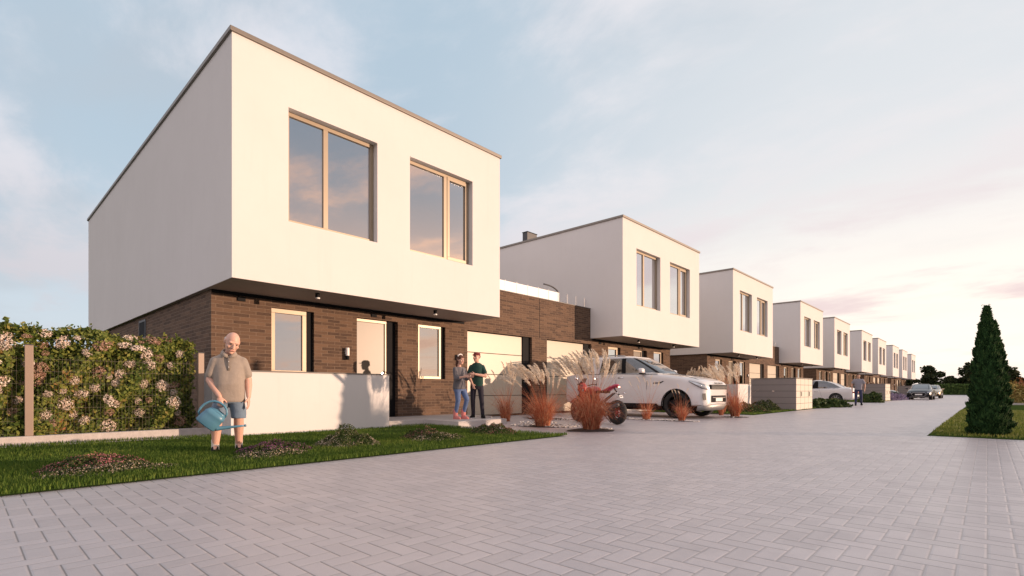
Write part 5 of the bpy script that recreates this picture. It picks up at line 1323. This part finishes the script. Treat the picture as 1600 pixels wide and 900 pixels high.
# --- white coupe behind the bin shed
def coupe():
    st = [(-2.36, .50, .74, .78, .62), (-2.28, .36, .90, .94, .80), (-2.1, .30, 1.00, 1.05, .88), (-1.6, .26, 1.00, 1.08, .92), (0, .22, .95, 1.02, .93), (.9, .22, .92, 1.0, .93), (1.6, .24, .84, .93, .91), (2.05, .26, .74, .82, .86), (2.28, .30, .64, .70, .74), (2.36, .36, .56, .60, .55)]
    c = Car('coupe_car', 'white coupe parked across the drive right of the nearest bin shed', 'car', (-8.15, 36.9, 0), R(180), M['car_white'], st, [-1.42, 1.45], .345, .24, .925)
    c.add_wheels(M['rim_silver'], 8)
    c.greenhouse([(.96, -2.02, 1.05, .82), (1.08, -1.80, .85, .80), (1.28, -1.40, .45, .74), (1.42, -.98, .10, .66), (1.48, -.60, -.15, .60)], [(.085, .115, M['car_white']), (.24, .25, M['dark']), (.37, .43, M['car_white'])])
    c.strip('window_trim', [(-1.6, .85, 1.0), (-.8, .875, .985), (0, .88, .975), (.8, .87, .965)], .009, M['chrome'])
    c.seam((.72, .60), .05, .97, M['dark']); c.seam((-.75, -.55), .05, .97, M['dark'])
    for my in (1, -1):
        MB().tube([(-.50, my*.94, .80), (-.30, my*.94, .80)], .013, 8, flat=.6).build('door_handle', M['chrome'], c.t, smooth=True)
        MB().box(-2.37, -2.22, min(my*.45, my*.80), max(my*.45, my*.80), .70, .80).build('tail_light', M['redlens'], c.t, bevel=.02)
        MB().rings([(.62, my*1.0, .98, .05, .09, 2.5), (.60, my*1.0, 1.07, .05, .085, 2.5)], 12).build('side_mirror', M['car_white'], c.t, smooth=True)
        MB().box(2.12, 2.26, min(my*.50, my*.78), max(my*.50, my*.78), .60, .68).build('headlight', M['lamp_glass'], c.t, bevel=.02)
    MB().box(-2.44, -2.30, -.26, .26, .50, .60).build('number_plate', M['plate'], c.t, bevel=.004)
    return c.t
coupe()

# --- sedans: the dark one faces the camera
def sedan(label, loc, rz, mat, name='parked_car'):
    st = [(-2.48, .46, .76, .80, .66), (-2.40, .36, .90, .96, .82), (-2.2, .30, 1.00, 1.06, .90), (-1.5, .26, 1.00, 1.08, .94), (0, .24, .96, 1.05, .95), (.9, .24, .95, 1.03, .95), (1.6, .25, .88, .97, .93), (2.1, .26, .80, .88, .88), (2.36, .28, .72, .78, .78), (2.46, .32, .62, .68, .66), (2.50, .36, .55, .58, .55)]
    c = Car(name, label, 'car', loc, rz, mat, st, [-1.45, 1.50], .36, .25, .945)
    c.add_wheels(M['rim_silver'], 7); t = c.t
    c.greenhouse([(.98, -2.10, 1.18, .83), (1.08, -1.90, .95, .80), (1.25, -1.55, .50, .73), (1.38, -1.15, .12, .66), (1.44, -.85, -.10, .60)], [(.085, .115, mat), (.245, .256, M['dark']), (.39, .44, mat)])
    # hexagonal grille with bright surround
    P = [(-.42, .66), (.42, .66), (.54, .52), (.40, .33), (-.40, .33), (-.54, .52)]
    g = MB().add([(2.515, y, z) for y, z in P]+[(2.40, y, z) for y, z in P], [(0,1,2,3,4,5)]+[(i, i+6, (i+1)%6+6, (i+1)%6) for i in range(6)]); go = g.build('grille', M['dark'], t)
    MB().tube([(2.53, y, z) for y, z in P+P[:1]], .012, 6).build('grille_surround', M['chrome'], go)
    MB().box(2.53, 2.54, -.26, .26, .44, .55).build('number_plate', M['plate'], t)
    for my in (1, -1):
        vs = [(2.44, my*.58, .70), (2.20, my*.86, .745), (2.26, my*.87, .66), (2.485, my*.60, .625)]
        h = MB().add(vs, [(0,1,2,3)]).build('headlight', M['lamp_glass'], t); h.modifiers.new('thickness', 'SOLIDIFY').thickness = .05
        MB().box(2.36, 2.47, min(my*.60, my*.84), max(my*.60, my*.84), .32, .46).build('side_intake', M['dark'], t, bevel=.02)
        MB().rings([(.72, my*1.03, .98, .05, .10, 2.5), (.70, my*1.03, 1.09, .05, .095, 2.5)], 12).build('side_mirror', mat, t, smooth=True)
        MB().box(-2.50, -2.34, min(my*.45, my*.84), max(my*.45, my*.84), .76, .88).build('tail_light', M['redlens'], t, bevel=.02)
    c.seam((.75, .66), .05, .97, M['dark']); c.seam((-.5, -.45), .05, .97, M['dark'])
    MB().box(2.30, 2.50, -.70, .70, .24, .27).build('front_splitter', M['satin'], t, bevel=.01)
    return t
sedan('dark blue sedan driving towards the camera at the far end of the road', (-4.62, 62.2, 0), R(-90), M['car_blue'], 'driving_car')
sedan('sand coloured car just behind and right of the dark blue sedan', (-4.6, 74.0, 0), R(-90), M['car_gold'])
sedan('dark grey car in a drive left of the dark blue sedan', (-9.0, 63.6, 0), 0, M['car_grey'])

# --- red motorcycle, rear wheel to the street
def motorcycle():
    t = thing('motorcycle', 'red motorcycle parked behind the tallest plumed grass, rear wheel to the street', 'motorcycle', (-7.60, 11.5, 0), R(-12))
    M['redpaint'] = paint('red_motorcycle_paint', (.36, .022, .018)); M['magenta'] = paint('crimson_tail_paint', (.42, .02, .07))
    # local +X = rear (street side)
    for wx, nm, tw in ((.72, 'rear_wheel', .085), (-.72, 'front_wheel', .055)):
        w = thing_part(nm, t); r = .315
        m = MB(); pr = [(r-.085+.085*math.cos(a)*1.0, tw*math.sin(a)) for a in [2*math.pi*k/12 for k in range(12)]]; m.lathe_y(pr, 36, (wx, 0, r)); m.build('tyre', M['tyre'], w, smooth=True)
        q = MB(); q.lathe_y([(r-.10, -.035), (r-.07, -.05), (r-.07, .05), (r-.10, .035)], 36, (wx, 0, r)); q.lathe_y([(.0005, -.06), (.045, -.06), (.045, .06), (.0005, .06)], 16, (wx, 0, r))
        for k in range(6): a = k*1.047; q.tube([(wx+.03*math.cos(a), 0, r+.03*math.sin(a)), (wx+(r-.09)*math.cos(a), 0, r+(r-.09)*math.sin(a))], .012, 6)
        q.build('rim', M['redpaint'], w, smooth=True)
        MB().lathe_y([(.06, .062), (.14, .062), (.14, .068), (.06, .068)], 24, (wx, 0, r)).build('brake_disc', M['chrome'], w)
    f = MB(); f.tube([(-.42, 0, .82), (-.1, .0, .62), (.25, 0, .50), (.30, 0, .36)], .035, 8); f.tube([(-.42, 0, .80), (-.25, 0, .45), (.1, 0, .30), (.28, 0, .34)], .03, 8)
    for sy in (-.09, .09): f.tube([(.25, sy, .38), (.72, sy, .315)], .028, 8)
    f.tube([(.2, .05, .55), (.62, .03, .80)], .02, 6); f.tube([(.2, -.05, .55), (.62, -.03, .80)], .02, 6)
    f.build('frame', M['dgrey'], t, smooth=True)
    for sy in (-.085, .085): MB().tube([(-.44, sy, .90), (-.56, sy, .62), (-.72, sy, .315)], [.024, .026, .022], 8).build('fork_leg', M['satin'], t, smooth=True)
    e = MB().box(-.22, .16, -.13, .13, .27, .52); eo = e.build('engine', M['dgrey'], t, bevel=.04)
    for sy in (-.15, .15): MB().tube([(-.05, sy, .38), (-.05, sy*1.12, .38)], .08, 14).build('engine_cover', M['satin'], eo)
    g = MB(); g.ball((-.13, 0, .86), (.27, .135, .13), 18, 10); g.build('fuel_tank', M['redpaint'], t, smooth=True)
    s = MB(); s.rings([(.22,0,.80,.22,.11,2.4),(.22,0,.84,.24,.125,2.4),(.24,0,.87,.20,.10,2.4)], 18); s.build('seat', M['dark'], t, smooth=True)
    tl = MB().tube([(.30, 0, .84), (.48, 0, .92), (.68, 0, 1.00), (.76, 0, 1.01)], [.10, .095, .065, .03], 12, flat=.62, up=(0, 1, 0)); to = tl.build('tail_fairing', M['magenta'], t, smooth=True)
    MB().box(.72, .79, -.05, .05, .93, .98).build('tail_light', M['redlens'], to, bevel=.01)
    mg = MB().tube([(.62, 0, .92), (.76, 0, .78), (.86, 0, .70)], [.03, .025, .05], 6, flat=.4, up=(0, 1, 0)); mo = mg.build('rear_mudguard', M['dark'], t, smooth=True)
    for sy in (-.13, .13): MB().ball((.84, sy, .80), (.035, .03, .022), 8, 6).build('indicator', M['chrome'], mo, smooth=True)
    MB().add([(.84, -.06, .75), (.84, .06, .75), (.88, .06, .68), (.88, -.06, .68)], [(0,1,2,3)]).build('number_plate', M['plate'], t)
    P = [(-.72+.35*math.cos(R(a)), 0, .315+.35*math.sin(R(a))) for a in range(20, 160, 14)]
    MB().tube(P, .055, 8, flat=.3, up=(0, 1, 0)).build('front_mudguard', M['redpaint'], t, smooth=True)
    fa = MB(); fa.ball((-.56, 0, .93), (.13, .14, .16), 14, 10); fo = fa.build('front_fairing', M['redpaint'], t, smooth=True)
    MB().ball((-.66, 0, .90), (.05, .085, .07), 12, 8).build('headlight', M['lamp_glass'], fo, smooth=True)
    MB().add([(-.60, -.11, 1.02), (-.60, .11, 1.02), (-.47, .085, 1.20), (-.47, -.085, 1.20)], [(0,1,2,3)]).build('windscreen', M['car_glass'], fo)
    for sy in (-1, 1):
        MB().add([(-.50, sy*.15, .88), (-.10, sy*.17, .74), (.02, sy*.16, .46), (-.30, sy*.15, .32), (-.48, sy*.14, .55)], [(0,1,2,3,4)]).build('side_fairing', M['redpaint'], t)
        MB().tube([(-.46, sy*.10, 1.0), (-.42, sy*.28, 1.04), (-.36, sy*.36, 1.02)], .014, 8).build('handlebar', M['dark'], t, smooth=True)
        MB().tube([(-.42, sy*.24, 1.03), (-.44, sy*.30, 1.16)], .008, 6).build('mirror_stalk', M['dark'], t)
        MB().ball((-.44, sy*.33, 1.19), (.022, .065, .042), 12, 8).build('mirror', M['chrome'], t, smooth=True)
    MB().tube([(-.12, -.12, .26), (.30, -.14, .26), (.55, -.15, .40), (.90, -.15, .52)], [.03, .03, .055, .05], 12).build('exhaust', M['dgrey'], t, smooth=True)
    MB().tube([(.12, .08, .28), (.22, .30, .01)], .012, 6).build('side_stand', M['dark'], t)
    return t
motorcycle()

# --- slatted bin sheds at the kerb
M['shed'] = plain('grey_composite_board', (.235, .205, .195), .6, 0, .06, 4); M['shed_door'] = plain('pale_shed_door', (.52, .48, .40), .55, 0, .04)
def bin_shed(label):
    t = thing('bin_shed', label, 'bin shed', (-6.02, 24.42, 0), 0, 'slatted grey bin sheds along the road')
    D, L, H = 1.85, 2.78, 1.40
    MB().box(-D+.02, -.03, .02, L-.02, .03, H-.04).build('inner_box', M['dark'], t)
    for y0, y1 in ((0, .02), (L-.02, L)):
        b = MB()
        for k in range(5):
            z0 = .03+k*.272; b.box(-D, -.002, y0, y1, z0, z0+.262)
        b.build('side_panel', M['shed'], t)
    rf = MB().box(-D-.03, .015, -.02, L+.02, H-.01, H+.022); rf.build('roof', M['coping'], t, bevel=.004)
    for k in range(4):
        y0 = .02+k*(L-.04)/4; y1 = y0+(L-.04)/4-.022; d = MB()
        for q in range(5):
            z0 = .03+q*.272; d.box(-.028, 0, y0+.006, y1, z0, z0+.258)
        do = d.build('door', M['shed_door'], t)
        if k in (1, 3):
            h = MB(); h.tube([(.004, y0+.05, .62), (.035, y0+.05, .62), (.035, y0+.05, .80), (.004, y0+.05, .80)], .008, 6)
            h.tube([(.004, y0-.06, .62), (.035, y0-.06, .62), (.035, y0-.06, .80), (.004, y0-.06, .80)], .008, 6); h.build('handle', M['dark'], do)
    MB().box(-.95, -.87, -.008, -.001, .825, .85).build('badge', M['chrome'], t)
    MB().tube([(-D+.1, .1, 0), (-D+.1, .1, .05)], .03, 6).build('foot', M['dark'], t)
    return t
SL = ['nearest grey bin shed with slatted side and pale doors, left of the white coupe', 'second grey bin shed, right of the walking man', 'third grey bin shed, left of the dark grey car', 'farthest grey bin shed before the far hedge']
sh0 = bin_shed(SL[0])
for k in range(1, 4): copy_to(sh0, (-6.02, 24.42+PERIOD*k, 0), SL[k])
